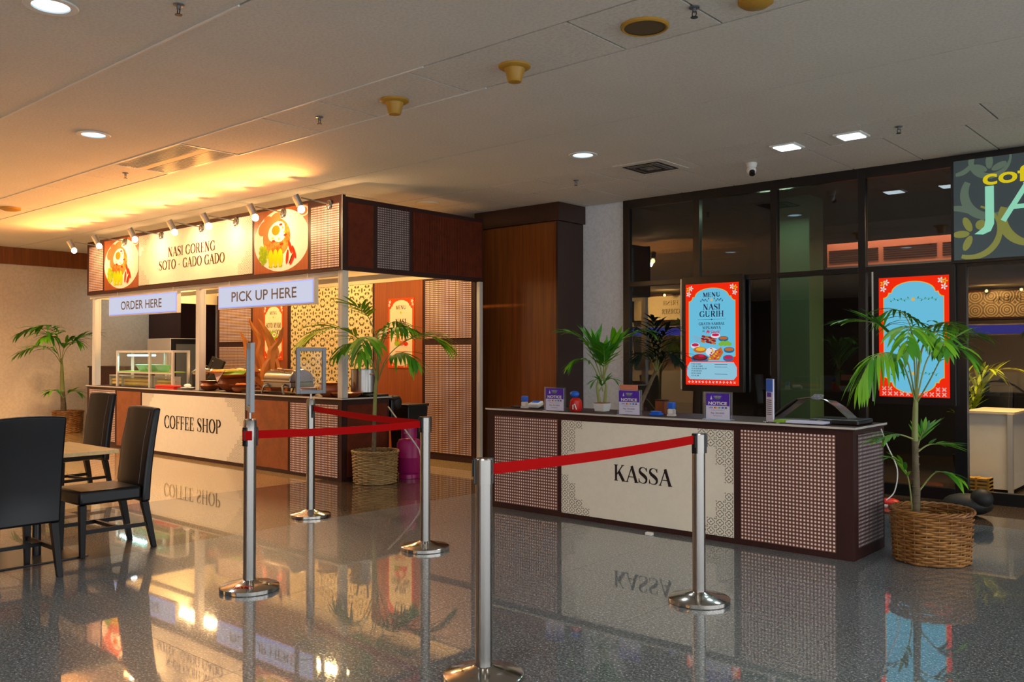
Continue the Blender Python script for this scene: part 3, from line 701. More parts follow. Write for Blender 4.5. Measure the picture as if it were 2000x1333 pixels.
def plate(x0, x1):
    cx, cz = (x0 + x1) / 2, 2.955; A = Art((0, YF - .001, 0)); w_ = x1 - x0; s = w_ / 1.17; cl = (x0, x1, 2.56, 3.36)
    A.rect(x0, x1, 2.55, 3.36, 'panel_wood', .001)
    A.ell(cx + .02, cz, .60 * s, .395, 'p_plate', .002, 48, clip=cl); A.ell(cx + .0, cz, .50 * s, .33, 'p_plate', .0025, 40)
    A.ell(x1 - .10, 3.28, .12, .07, 'p_plate', .002, 20, clip=cl); A.ell(x1 - .10, 3.28, .09, .05, 'p_pink', .003, 20, clip=cl)
    A.ell(cx - .08, cz + .04, .30 * s, .25, 'p_rice', .003, 30)
    for a, b_, r1, r2, q in ((-.36, .18, .13, .09, .4), (-.24, .26, .12, .07, -.3), (-.09, .30, .13, .06, .2), (-.30, .08, .07, .09, 0)):
        A.ell(cx + a * s, cz + b_, r1 * s, r2, 'p_pink', .0038, 16, rot=q)
    A.ell(cx - .08, cz + .12, .19 * s, .12, 'p_egg', .0045, 24, rot=.3); A.ell(cx - .02, cz + .07, .13, .09, 'p_egg', .0046, 20)
    A.ell(cx - .09, cz + .135, .09 * s, .065, 'p_yolk', .0052, 20)
    for a, b_ in ((.06, .16), (.10, .10), (-.16, .04), (-.02, .02)): A.ell(cx + a, cz + b_, .022, .016, 'p_yellow', .0056, 8)
    for a, b_ in ((.12, .06), (.02, .20), (-.14, .0), (.04, -.05)): A.ell(cx + a, cz + b_, .04, .016, 'p_red', .0056, 10, rot=.6 * a)
    for k in range(16):
        q = k * 2.4; r_ = .10 * math.sqrt(k / 16)
        A.ell(cx - .36 * s + r_ * math.cos(q), cz - .16 + r_ * 1.1 * math.sin(q), .045, .035, 'p_green', .0034 + k * .0001, 9)
    for k in range(3): A.ell(cx - .20 * s + k * .105 * s, cz - .22, .055 * s, .115, 'p_yellow', .0058 + k * .0002, 18)
    for k in range(3): A.ell(cx - .20 * s + k * .105 * s, cz - .325, .045 * s, .018, 'p_green', .0057, 10)
    for a, b_, q in ((.16, -.22, 1.4), (.22, -.10, -1.2), (.30, -.17, -1.1), (.27, -.25, 1.0)): A.ell(cx + a * s, cz + b_, .095, .028, 'p_red', .0062, 12, rot=q)
    A.ell(cx + .24 * s, cz - .25, .08, .014, 'p_brown', .0064, 10, rot=1.0)
    return A
plate(-14.60, -13.42).build('plate_picture', can); plate(-10.20, -9.02).build('plate_picture', can)
border(can, -13.40, -10.24, 2.57, 3.34, YF - .0066, .085, [4, 3, 2, 1, 0, 0, 1, 2, 3, 4], 'L')
border(can, -13.40, -10.24, 2.57, 3.34, YF - .0066, .085, [4, 3, 2, 1, 1, 1, 2, 3, 4, 4], 'R')
Art((0, YF - .0066, 0)).serif('NASI GORENG', -12.48, -11.16, 2.95, 3.09, 'p_brown').build('lettering', can)
Art((0, YF - .0066, 0)).serif('SOTO - GADO GADO', -12.75, -10.91, 2.765, 2.905, 'p_brown').build('lettering', can)
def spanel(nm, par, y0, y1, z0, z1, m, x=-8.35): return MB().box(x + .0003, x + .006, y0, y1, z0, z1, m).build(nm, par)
spanel('laminate_panel', can, 6.58, 6.97, 2.55, 3.31, 'side_shade_speckle'); spanel('cane_panel', can, 7.03, 7.55, 2.56, 3.31, 'cane_shade')
b = spanel('ribbed_panel', can, 7.62, 8.90, 2.56, 3.32, 'side_shade_speckle')
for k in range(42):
    y = 7.625 + k * .0305; MB().box(-8.3439, -8.338, y, y + .016, 2.57, 3.31, 'side_shade_speckle').build('batten', can)
def post(par, x, y, z0, z1, m='alu', s=.058):
    b = MB(); b.box(x - s / 2, x + s / 2, y - s / 2, y + s / 2, z0, z1, m)
    for q in (-1, 1):
        b.box(x + q * s * .28 - .005, x + q * s * .28 + .005, y - s / 2 - .003, y - s / 2, z0, z1, m)
        b.box(x + s / 2, x + s / 2 + .003, y + q * s * .28 - .005, y + q * s * .28 + .005, z0, z1, m)
    return b.build('post', par)
post(can, -15.10, 6.60, .985, 2.44, 'alu', .10); post(can, -11.72, 6.60, .985, 2.44, 'alu', .10); post(can, -8.42, 6.57, .985, 2.499, 'alu', .085)
post(can, -8.33, 8.84, 0, 2.499, 'alu', .06); 

# partition wall of the stall
wl = thing('stall_partition', 'rear stall partition of cane, orange wood and batik patterned panels', 'partition', (-11.6, 8.85, 0))
YB = 8.80
MB().box(-15.04, -8.37, YB, YB + .06, 0, 2.595, 'frame').build('board', wl)
for z0, z1 in ((.10, 1.64), (1.73, 2.56)):
    fpanel('cane_panel', wl, -14.95, -13.90, z0, z1, 'cane', YB); fpanel('cane_panel', wl, -9.37, -8.44, z0, z1, 'cane', YB)
fpanel('wood_panel', wl, -13.84, -12.78, .1, 2.59, 'panel_wood', YB); fpanel('wood_panel', wl, -10.50, -9.43, .1, 2.59, 'panel_wood', YB)
fpanel('batik_panel', wl, -12.68, -10.55, .1, 2.59, 'batik', YB)

def scallop(x0, x1, z0, z1, r, arch):
    """menu card outline: notched corners and arched top and bottom"""
    pts = []; w_ = x1 - x0; cx = (x0 + x1) / 2
    def arcp(cx_, cz_, rx, rz, a0, a1, n=8): return [(cx_ + rx * math.cos(R(a0 + (a1 - a0) * i / n)), cz_ + rz * math.sin(R(a0 + (a1 - a0) * i / n))) for i in range(n + 1)]
    pts += arcp(x0, z0 + arch, r, r, 90, 0)[0:]; pts = arcp(x0, z0 + arch, r, r, 90, 0)
    hw = w_ / 2 - r * 1.6
    pts += arcp(cx, z0 + arch, hw, arch, 180, 360, 18) if arch > 0 else []
    pts += arcp(x1, z0 + arch, r, r, 180, 90)
    pts += arcp(x1, z1 - arch, r, r, 270, 180)
    pts += arcp(cx, z1 - arch, hw, arch, 0, 180, 18)
    pts += arcp(x0, z1 - arch, r, r, 0, -90)
    return pts
def flower(A, u, v, r, m1, m2, h, k=5, rot=0):
    for i in range(k):
        a = rot + 2 * math.pi * i / k; A.ell(u + r * .6 * math.cos(a), v + r * .6 * math.sin(a), r * .42, r * .24, m1, h + .0001 * (i % 2), 8, rot=a)
    A.ell(u, v, r * .22, r * .22, m2, h + .0004, 8)
def vine(A, cx, v, hw, m, mc, h, fl_m='s_yellow', r=.02):
    for s_ in (-1, 1):
        pts = [(cx + s_ * (r * 1.6 + hw * i / 12), v + .006 * math.sin(i * 1.1), .0025) for i in range(13)]; A.stroke(pts, m, h)
        for i in range(1, 13, 2): A.ell(pts[i][0], pts[i][1] + (.012 if i % 4 == 1 else -.012), .010, .0055, m, h + .0002, 8, rot=.8 * s_)
    for i in range(8):
        a = math.pi * i / 4; A.ell(cx + r * .62 * math.cos(a), v + r * .62 * math.sin(a), r * .42, r * .2, mc, h + .0002, 7, rot=a)
    A.ell(cx, v, r * .35, r * .35, fl_m, h + .0006, 10)
def wallmenu(x0, x1, z0, z1, lines, lab, food):
    t = thing('menu_poster', lab, 'menu', ((x0 + x1) / 2, YB - .01, z0)); y = YB - .0075
    MB().box(x0, x1, y - .004, y, z0, z1, 'p_orange').build('board', t)
    A = Art((0, y - .0042, 0)); cx = (x0 + x1) / 2; w_ = x1 - x0
    A.poly(scallop(x0 + .04, x1 - .04, z0 + .03, z1 - .03, .04, .09), 'p_cream', .001)
    A.serif('MENU', cx - .11, cx + .11, z1 - .165, z1 - .11, 'p_brown'); flower(A, cx, z1 - .215, .02, 'p_yellow', 'p_yolk', .002, 8)
    for i, (tx, hw) in enumerate(lines): A.serif(tx, cx - hw, cx + hw, z1 - .40 - i * .12, z1 - .31 - i * .12, 'p_brown', bold=1.2)
    A.ell(cx, z0 + .42, .16, .11, 'p_plate', .0015); A.ell(cx, z0 + .42, .13, .09, food, .002); A.ell(cx + .03, z0 + .44, .05, .04, 'p_egg', .0025); A.ell(cx + .03, z0 + .44, .025, .02, 'p_yolk', .003)
    A.ell(cx - .08, z0 + .37, .06, .04, 'p_green', .0026); A.ell(cx + .11, z0 + .36, .05, .03, 'p_red', .0026)
    for i in range(3): A.rect(cx - .12, cx + .12, z0 + .24 - i * .03, z0 + .247 - i * .03, 'p_orange', .002)
    for sx in (-1, 1):
        flower(A, cx + sx * (w_ / 2 - .045), z1 - .05, .03, 'p_egg', 'p_yellow', .002); flower(A, cx + sx * (w_ / 2 - .03), z1 - .10, .025, 'p_egg', 'p_yellow', .002)
        for k in range(4): flower(A, cx + sx * (.08 + .05 * k), z0 + .025 + .01 * k, .018, 'p_cream', 'p_yellow', .002, 4)
    A.build('print', t)
wallmenu(-13.48, -12.90, 1.40, 2.36, [('SOTO AYAM', .22), ('DAN GADO2', .22)], 'SOTO AYAM DAN GADO menu poster on the left orange wood panel', 'p_green')
wallmenu(-10.18, -9.60, 1.30, 2.34, [('NASI', .12), ('GORENG', .2)], 'NASI GORENG menu poster on the right orange wood panel', 'p_rice')

# hanging lightbox signs
def lightbox(x0, x1, z0, z1, y, txt, hw, lab):
    t = thing('lightbox_sign', lab, 'sign', ((x0 + x1) / 2, y, z0)); cx = (x0 + x1) / 2
    MB().box(x0, x1, y, y + .06, z0, z1, 'alu').build('housing', t)
    MB().box(x0 + .02, x1 - .02, y - .006, y - .0003, z0 + .02, z1 - .02, 'e_edge').build('edge_glow', t)
    MB().box(x0 + .035, x1 - .035, y - .009, y - .0063, z0 + .033, z1 - .033, 'e_sign').build('face', t)
    zc = (z0 + z1) / 2; Art((0, y - .0092, 0)).sans(txt, cx - hw, cx + hw, zc - .068, zc + .068, 'ink_grey', .001, .012).build('lettering', t)
    b = MB()
    for x in (x0 + .2, x1 - .2): b.box(x - .004, x + .004, y + .04, y + .048, z1, 2.5, 'alu')
    b.build('hanger', t)
lightbox(-14.36, -12.16, 2.115, 2.435, 6.47, 'ORDER HERE', .66, 'backlit white ORDER HERE sign hanging under the fascia')
lightbox(-11.03, -8.85, 2.115, 2.435, 6.47, 'PICK UP HERE', .74, 'backlit white PICK UP HERE sign hanging under the fascia')

# arm spotlights
a0 = None
names = ['arm spotlight over the rightmost cane panel of the fascia', 'arm spotlight lighting the right plate picture', 'arm spotlight at the right end of the cream NASI GORENG panel', 'arm spotlight over the middle of the cream NASI GORENG panel', 'arm spotlight at the left end of the cream panel', 'arm spotlight in front of the left plate picture', 'leftmost arm spotlight, sticking out beyond the fascia end']
for x, lab in zip(SPOTX, names):
    if a0 is None:
        a0 = thing('arm_spotlight', lab, 'spotlight', (0, 0, 0), group='arm spotlights on the fascia')
        MB().tube([(0, 0, 0), (0, -.03, 0)], .045, 'alu_dark', 18).ell((0, -.035, -.02), .04, .02, .055, 'chrome', 14, 8).build('mount', a0, smooth=True)
        MB().tube([(0, -.03, .0), (.0, -.42, .02)], .008, 'alu_dark', 8).build('arm', a0)
        hd = MB().tube([(-.015, -.50, .045), (0, -.44, -.075)], .042, 'alu_dark', 18).build('lamp_head', a0, smooth=True)
        MB().ell((.006, -.425, -.115), .042, .042, .046, 'e_warm', 16, 10).build('bulb', a0, smooth=True)
        a0.location = (x, YF - .0005, 3.30)
    else: dup(a0, (x, YF - .0005, 3.30), 0, lab)

# ------------------------------------------------------------------ cashier counter
KF = 6.45
kc = thing('cashier_counter', 'dark brown KASSA counter with cream centre panel and cane side panels', 'counter', (-4.15, 6.8, 0))
MB().box(-5.97, -2.36, KF, 7.10, 0, .945, 'frame').build('body', kc, bevel=.002)
MB().box(-5.985, -2.345, KF - .012, 7.11, .946, .966, 'frame').build('worktop', kc)
MB().box(-5.985, -2.345, KF - .016, KF - .0121, .955, .970, 'alu').box(-2.344, -2.340, KF - .016, 7.11, .955, .970, 'alu').build('edge_strip', kc)
fpanel('cane_panel', kc, -5.87, -5.08, .055, .90, 'cane', KF); fpanel('cream_panel', kc, -5.035, -3.305, .045, .895, 'cream', KF)
fpanel('cane_panel', kc, -3.245, -2.49, .045, .905, 'cane', KF); spanel('cane_panel', kc, 6.53, 7.05, .085, .91, 'cane_shade', -2.36)
border(kc, -5.035, -3.305, .045, .895, KF - .0066, .080, [3, 2, 2, 2, 1, 0, 0, 1, 2, 2, 3, 4], 'L')
border(kc, -5.035, -3.305, .045, .895, KF - .0066, .080, [4, 3, 2, 2, 1, 1, 0, 1, 2, 2, 3, 4], 'R')
Art((0, KF - .0066, 0)).serif('KASSA', -4.45, -3.87, .395, .535, 'ink').build('lettering', kc)
ZK = .967
# acrylic notice stands
n0 = None
for x, lab in ((-5.18, 'purple NOTICE card in clear stand, leftmost on the KASSA counter'), (-4.345, 'purple NOTICE card in clear stand, middle of the three'), (-3.485, 'purple NOTICE card in clear stand, rightmost, under the menu screen')):
    if n0 is None:
        n0 = thing('notice_stand', lab, 'notice', (0, 0, 0), group='NOTICE stands on the cashier counter')
        MB().box(-.125, .125, -.03, .06, 0, .004, 'acrylic').box(-.125, .125, -.004, -.001, .0041, .225, 'acrylic').box(-.125, .125, .007, .010, .0041, .225, 'acrylic').build('clear_holder', n0)
        MB().box(-.105, .105, 0, .006, .006, .215, 'lilac').build('card', n0)
        A = Art((0, -.0052, 0))
        A.rect(-.105, .105, .115, .215, 'purple', .0); A.rect(-.105, .105, .006, .1149, 'lilac', 0)
        A.sans('NOTICE', -.083, .083, .122, .148, 'white', .001, .03)
        A.ell(0, .182, .03, .018, 'sign_grey', .0006, 14)
        A.sans('PEMBAYARAN', -.035, .035, .188, .195, 'lilac', .001); A.sans('NON TUNAI', -.025, .025, .177, .183, 'lilac', .001); A.poly([(-.066, .165), (-.048, .165), (-.057, .198)], 'lilac', .001)
        A.sans('VISA', -.08, -.042, .094, .105, 'purple', .001, .02); A.ell(-.022, .1, .01, .007, 'red', .001, 10); A.ell(-.010, .1, .01, .007, 'food_yellow', .0012, 10)
        A.ell(.016, .1, .012, .006, 'sign_leaf', .001, 10); A.rect(.036, .056, .094, .106, 'blue', .001); A.rect(.064, .084, .094, .106, 'ink_grey', .001)
        A.rect(-.095, .095, .0885, .0892, 'ink_grey', .001)
        A.sans('A Minimum Charge of', -.06, .06, .074, .082, 'ink', .001); A.sans('Rp 50.000', -.06, .06, .046, .062, 'ink_grey', .001, .01); A.sans('No Refund Given', -.038, .038, .030, .038, 'ink', .001)
        A.build('print', n0); n0.location = (x, 6.53, ZK)
    else: dup(n0, (x, 6.53, ZK), 0, lab)
def stamp(x, y, lab):
    t = thing('rubber_stamp', lab, 'stamp', (x, y, ZK))
    MB().box(x - .032, x + .032, y - .025, y + .025, ZK, ZK + .012, 'white').box(x - .03, x - .024, y - .02, y + .02, ZK + .012, ZK + .055, 'alu').box(x + .024, x + .03, y - .02, y + .02, ZK + .012, ZK + .055, 'alu').build('base_frame', t)
    MB().box(x - .022, x + .022, y - .018, y + .018, ZK + .018, ZK + .06, 'white').build('body', t)
    MB().box(x - .03, x + .03, y - .022, y + .022, ZK + .0605, ZK + .118, 'blue').build('grip', t, bevel=.008)
stamp(-5.74, 6.75, 'blue capped rubber stamp at the left end of the counter'); stamp(-4.02, 6.70, 'blue capped rubber stamp between the middle and right NOTICE cards')
t = thing('ink_pad', 'flat blue ink pad beside the middle rubber stamp', 'ink pad', (-4.16, 6.68, ZK))
MB().box(-4.205, -4.105, 6.63, 6.71, ZK, ZK + .018, 'blue').build('base', t, bevel=.004); MB().box(-4.195, -4.115, 6.64, 6.70, ZK + .0185, ZK + .036, 'blue').build('lid', t, bevel=.006)
t = thing('card_terminal', 'white card payment terminal behind the left NOTICE card', 'terminal', (-5.59, 6.75, ZK))
b = MB(); b.T = Matrix.Translation((-5.585, 6.75, ZK)) @ Matrix.Rotation(R(18), 4, 'X'); b.box(-.065, .065, -.05, .05, .02, .065, 'white'); b.build('body', t, bevel=.012)
b = MB(); b.T = Matrix.Translation((-5.585, 6.75, ZK)) @ Matrix.Rotation(R(18), 4, 'X'); b.box(-.045, .045, -.01, .035, .0655, .068, 'blue'); b.build('display', t)
MB().box(-5.64, -5.53, 6.72, 6.80, ZK, ZK + .016, 'black').build('foot', t)
t = thing('phone', 'dark flat phone lying left of the first rubber stamp', 'phone', (-5.86, 6.75, ZK)); MB().box(-5.90, -5.80, 6.72, 6.79, ZK, ZK + .012, 'black').build('body', t, bevel=.003); MB().box(-5.894, -5.806, 6.726, 6.784, ZK + .0122, ZK + .013, 'ink_grey').build('display', t)
t = thing('red_pouch', 'small red pouch with pale blue lid behind the left NOTICE card', 'pouch', (-5.06, 6.66, ZK))
MB().lathe([(.05, 0), (.062, .03), (.055, .10), (.03, .125)], 'red', (-5.03, 6.66, ZK), 12).build('body', t, smooth=True)
MB().ell((-5.045, 6.66, ZK + .160), .05, .035, .032, 'blue', 12, 8).build('lid', t, smooth=True)
MB().tube([(-5.02, 6.60, ZK + .02), (-5.02, 6.60, ZK + .06), (-5.0, 6.60, ZK + .07), (-4.98, 6.60, ZK + .02)], .006, 'white', 6).build('strap', t)
t = thing('brown_box', 'small mottled dark box right of the middle NOTICE card', 'box', (-4.2, 6.72, ZK))
MB().box(-4.25, -4.15, 6.80, 6.86, ZK, ZK + .118, 'panel_speckle').build('body', t, bevel=.003); MB().box(-4.255, -4.145, 6.795, 6.865, ZK + .1182, ZK + .13, 'frame').build('lid', t)
t = thing('peach_card', 'peach card on a thin stand behind the counter', 'card', (-4.7, 7.04, ZK)); MB().box(-4.80, -4.60, 7.05, 7.056, ZK + .165, ZK + .245, 'peach').build('card', t); MB().tube([(-4.70, 7.06, ZK + .002), (-4.70, 7.06, ZK + .18)], .004, 'black', 6).box(-4.74, -4.66, 7.03, 7.09, ZK, ZK + .003, 'black').build('stand', t)
t = thing('leaflet_stand', 'tall clear stand of blue leaflets near the right counter end', 'leaflets', (-3.05, 6.56, ZK))
b = MB(); b.T = Matrix.Translation((-3.05, 6.56, ZK)) @ Matrix.Rotation(R(-38), 4, 'Z'); b.box(-.06, .06, -.03, .03, 0, .006, 'acrylic').box(-.06, .06, .008, .011, .006, .345, 'acrylic'); b.build('clear_holder', t)
b = MB(); b.T = Matrix.Translation((-3.05, 6.56, ZK)) @ Matrix.Rotation(R(-38), 4, 'Z'); b.box(-.056, .056, -.004, .007, .008, .34, 'lilac').box(-.056, .056, -.0045, -.0041, .24, .34, 'blue').box(-.04, .03, -.0052, -.0046, .20, .235, 'purple')
for k in range(8): b.box(-.045, .035, -.0047, -.0042, .06 + k * .016, .066 + k * .016, 'ink_grey')
b.build('leaflet', t)
t = thing('paper_tray', 'clear tray of forms with a yellow note at the front counter edge', 'tray', (-2.8, 6.6, ZK))
MB().box(-3.0, -2.60, 6.50, 6.66, ZK, ZK + .008, 'acrylic').box(-3.0, -2.60, 6.655, 6.66, ZK + .008, ZK + .035, 'acrylic').build('tray', t)
MB().box(-2.90, -2.61, 6.51, 6.65, ZK + .009, ZK + .024, 'lilac').build('forms', t); MB().box(-2.995, -2.905, 6.505, 6.64, ZK + .009, ZK + .026, 'banana').build('note_block', t)
t = thing('wrapped_machine', 'low black till under a clear film cover with arched chrome trim', 'till', (-2.85, 6.9, ZK))
arch = [(-3.20, 7.0, ZK + .02), (-3.06, 6.98, ZK + .12), (-2.98, 6.97, ZK + .175), (-2.88, 6.96, ZK + .19), (-2.74, 6.94, ZK + .175), (-2.66, 6.93, ZK + .13), (-2.56, 6.91, ZK + .05), (-2.52, 6.90, ZK + .01)]
arch = [Vector(p) + Vector((.03, -.12, 0)) for p in arch]
MB().box(-2.78, -2.40, 6.66, 6.98, ZK, ZK + .04, 'black').build('base', t, bevel=.01)
MB().tube(arch[2:], .006, 'chrome2', 8).build('arched_trim', t, smooth=True)
MB().tube([arch[0], arch[1], arch[2]], [.012, .018, .010], 'black', 8).build('black_arm', t, smooth=True)
b = MB()
N_ = len(arch)
vs = [p + Vector((0, .0, -.004)) for p in arch] + [p + Vector((.02, .16, -.01)) for p in arch]
b.add(vs, [(i, i + 1, N_ + i + 1, N_ + i) for i in range(N_ - 1)], 'plastic_wrap'); b.build('film_cover', t, smooth=True)
b = MB()
for k in range(7): b.ell((-2.76 + random.uniform(-.05, .05), 6.83 + random.uniform(-.03, .03), ZK + .195 + random.uniform(-.01, .015)), .03, .02, .014, 'plastic_wrap', 7, 5)
b.build('film_knot', t)
MB().ell((-2.68, 6.64, ZK + .02), .03, .025, .02, 'plastic_wrap', 8, 6).build('film_knot', t)

# ------------------------------------------------------------------ menu screens
def screen(X0, Z0, k, hh, y, lab, full):
    x0, x1, z0, z1 = 0, .785, 0, hh; w_ = x1 - x0; cx = w_ / 2
    t = thing('menu_screen', lab, 'screen', (X0 + cx * k, y, Z0))
    bxx = lambda a, b, c, d, e, f, m: MB().box(X0 + a * k, X0 + b * k, c, d, Z0 + e * k, Z0 + f * k, m)
    bxx(x0, x1, y, y + .055, z0, z1, 'black_metal').build('cabinet', t, bevel=.003)
    bxx(x0 - .018, x0 - .0005, y + .0, y + .055, z0 + .02, z1 - .02, 'alu').build('side_trim', t)
    bxx(cx - .15, cx + .15, y + .0555, 9.8195, .5, .9, 'black').build('wall_bracket', t)
    K_ = k
    m_ = .055; bx0, bx1, bz0, bz1 = x0 + m_, x1 - m_, z0 + .075, z1 - .09
    bxx(bx0, bx1, y - .003, y - .0003, bz0, bz1, 's_red').build('display', t)
    A = Art((X0, y - .0032, Z0), (k, 0, 0), (0, 0, k)); 
    pc = 's_blue' if not full else 's_blue'
    zb = bz0 + (.12 if not full else .10)
    if not full:
        A.poly(scallop(bx0 + .045, bx1 - .045, bz0 + .035, bz1 - .045, .05, .11), 's_yellow', .001); A.poly(scallop(bx0 + .052, bx1 - .052, bz0 + .042, bz1 - .052, .05, .11), pc, .0015)
        vine(A, cx, bz1 - .23, .20, 's_green', 's_yellow', .002); vine(A, cx, bz0 + .24, .20, 's_green', 's_yellow', .002)
        for sx in (-1, 1):
            for i in range(5):
                for j in range(2 if i < 2 else 1):
                    q = (cx + sx * (w_ / 2 - m_ - .05 - i * .058), bz0 + .032 + j * .05)
                    flower(A, q[0], q[1], .026, 's_white', 's_yellow', .0022, 4, math.pi / 4)
                    for k4 in range(4):
                        a_ = math.pi / 4 + k4 * math.pi / 2; A.ell(q[0] + .016 * math.cos(a_), q[1] + .016 * math.sin(a_), .006, .004, 's_red', .0032, 6)
    else:
        A.poly(scallop(bx0 + .04, bx1 - .04, bz0 + .18, bz1 - .05, .05, .10), 's_yellow', .001); A.poly(scallop(bx0 + .046, bx1 - .046, bz0 + .186, bz1 - .056, .05, .10), 's_blue', .0015)
        A.serif('MENU', cx - .11, cx + .11, bz1 - .155, bz1 - .105, 's_ink', .0025, 1.3); vine(A, cx, bz1 - .19, .12, 's_ink', 's_yellow', .0022, r=.017)
        A.serif('NASI', cx - .11, cx + .11, bz1 - .305, bz1 - .238, 's_ink', .0025, 1.1); A.serif('GURIH', cx - .155, cx + .155, bz1 - .385, bz1 - .318, 's_ink', .0025, 1.1)
        A.stroke([(cx - .18, bz1 - .415, .002), (cx, bz1 - .415, .003), (cx + .18, bz1 - .415, .002)], 's_ink', .002); A.ell(cx, bz1 - .415, .01, .006, 's_ink', .0025, 8)
        A.serif('GRATIS SAMBAL', cx - .165, cx + .165, bz1 - .48, bz1 - .448, 's_ink', .0025, 1.2); A.serif('SEPUASNYA', cx - .115, cx + .115, bz1 - .525, bz1 - .495, 's_ink', .0025, 1.2)
        A.serif('BY', cx - .115, cx - .085, bz1 - .56, bz1 - .54, 's_ink', .0025, 1.3); A.sans("Mr Lauris'", cx - .07, cx + .115, bz1 - .575, bz1 - .532, 's_pink', .0025, .02, .35)
        fz = bz1 - .70; O0, V0 = A.O.copy(), A.V.copy(); A.O = O0 + V0 * (fz * .2); A.V = V0 * .8
        for k in range(5): A.stroke([(cx - .24 + k * .006, fz + .13 - k * .022, .003), (cx - .08, fz + .07 - k * .01, .003)], 's_food', .0022)
        for k in range(12): A.ell(cx - .10 + (k % 4) * .045 + random.uniform(-.01, .01), fz + .04 + (k // 4) * .035 - (k % 4) * .008, .032, .017, 's_meat' if k % 3 else 's_food', .0024 + k * .0001, 10, rot=-.4)
        for (a, b_, r1, r2, mo, mi) in ((.05, .13, .058, .034, 's_white', 's_pink'), (.15, .085, .062, .036, 's_dkblue', 's_food'), (-.21, -.01, .058, .04, 's_white', 's_pink'), (.22, -.075, .065, .04, 's_dkblue', 's_food'), (.21, -.19, .065, .045, 's_dkblue', 's_pink'), (-.15, -.20, .115, .065, 's_dkblue', 's_ink')):
            A.ell(cx + a, fz + b_ - .012, r1, r2, mo, .0036, 20); A.ell(cx + a, fz + b_, r1, r2 * .8, mo, .0038, 20); A.ell(cx + a, fz + b_ + .002, r1 * .82, r2 * .58, mi, .0041, 18)
        A.ell(cx - .15, fz - .18, .085, .04, 's_meat', .0044, 16); A.ell(cx - .13, fz - .165, .04, .02, 's_pink', .0046, 10)
        for k in range(5): A.ell(cx + .12 + k * .025, fz + .0 + (k % 2) * .02, .035, .028, 's_lime', .0034 + k * .0001, 10)
        A.ell(cx - .15, fz - .08, .085, .045, 's_food', .0042, 20); A.ell(cx - .14, fz - .07, .06, .028, 's_yellow', .0043, 16)
        A.ell(cx + .0, fz - .11, .075, .062, 's_white', .0044, 22); A.ell(cx - .005, fz - .06, .014, .009, 's_pink', .0047, 10)
        A.poly([(cx - .06, fz - .22), (cx + .09, fz - .23), (cx + .15, fz - .12), (cx + .12, fz - .04), (cx + .05, fz - .10)], 's_food', .0046)
        for k in range(14): A.ell(cx + .02 + random.uniform(-.05, .10), fz - .15 + random.uniform(-.06, .07), .017, .011, 's_pink' if k % 2 else 's_yellow', .0048 + k * .00005, 8, rot=k)
        A.O, A.V = O0, V0
        A.poly([(bx0 + .03, bz0 + .055), (bx1 - .03, bz0 + .055), (bx1 - .03, bz0 + .085), (bx1 - .012, bz0 + .105), (bx1 - .012, bz0 + .21), (bx1 - .04, bz0 + .235), (bx1 - .05, bz0 + .275), (bx0 + .05, bz0 + .275), (bx0 + .04, bz0 + .235), (bx0 + .012, bz0 + .21), (bx0 + .012, bz0 + .105), (bx0 + .03, bz0 + .085)], 's_red', .0050)
        A.poly([(bx0 + .06, bz0 + .065), (bx1 - .06, bz0 + .065), (bx1 - .022, bz0 + .11), (bx1 - .022, bz0 + .205), (bx1 - .06, bz0 + .265), (bx0 + .06, bz0 + .265), (bx0 + .022, bz0 + .205), (bx0 + .022, bz0 + .11)], 's_blue2', .0053)
        for k, s_ in enumerate(('NASI GURIH', 'TAHU & TEMPE', 'AYAM BAKAR KECAP', 'AYAM KREMES', 'SOTO CEKER', 'ATI AYAM')):
            zz = bz0 + .235 - k * .027; A.serif(s_.replace('J', 'I'), cx - .26, cx - .26 + .0125 * len(s_), zz, zz + .016, 's_ink', .0056, 1.2)
            if k in (0, 1, 4): A.rect(cx + .04, cx + .04 + .16, zz, zz + .004, 's_ink', .0056)
            if k < 3: A.sans('Rp. 30.000', cx + .05, cx + .13, zz + .008, zz + .016, 's_ink', .0056)
        for k in range(14): flower(A, bx0 + .05 + k * (bx1 - bx0 - .1) / 13, bz0 + .035, .016, 's_white', 's_yellow', .0022, 4, k * .3)
    for sx in (-1, 1):
        for a, b_, m1 in ((.075, .05, 's_white'), (.045, .06, 's_yellow'), (.045, .115, 's_white')) if sx < 0 else ((.075, .05, 's_white'), (.040, .06, 's_yellow'), (.045, .115, 's_white')):
            u = bx0 + a if sx < 0 else bx1 - a
            flower(A, u, bz1 - b_, .033, m1, 's_yellow' if m1 == 's_white' else 's_red', .0022)
    A.build('print', t)
screen(-5.705, 1.045, 1.068, 1.335, 9.757, 'lit menu screen with blue NASI GURIH card and food in a red border', True)
screen(-3.345, .975, 1.04, 1.385, 9.757, 'lit blank blue menu screen in red border behind the right palm', False)

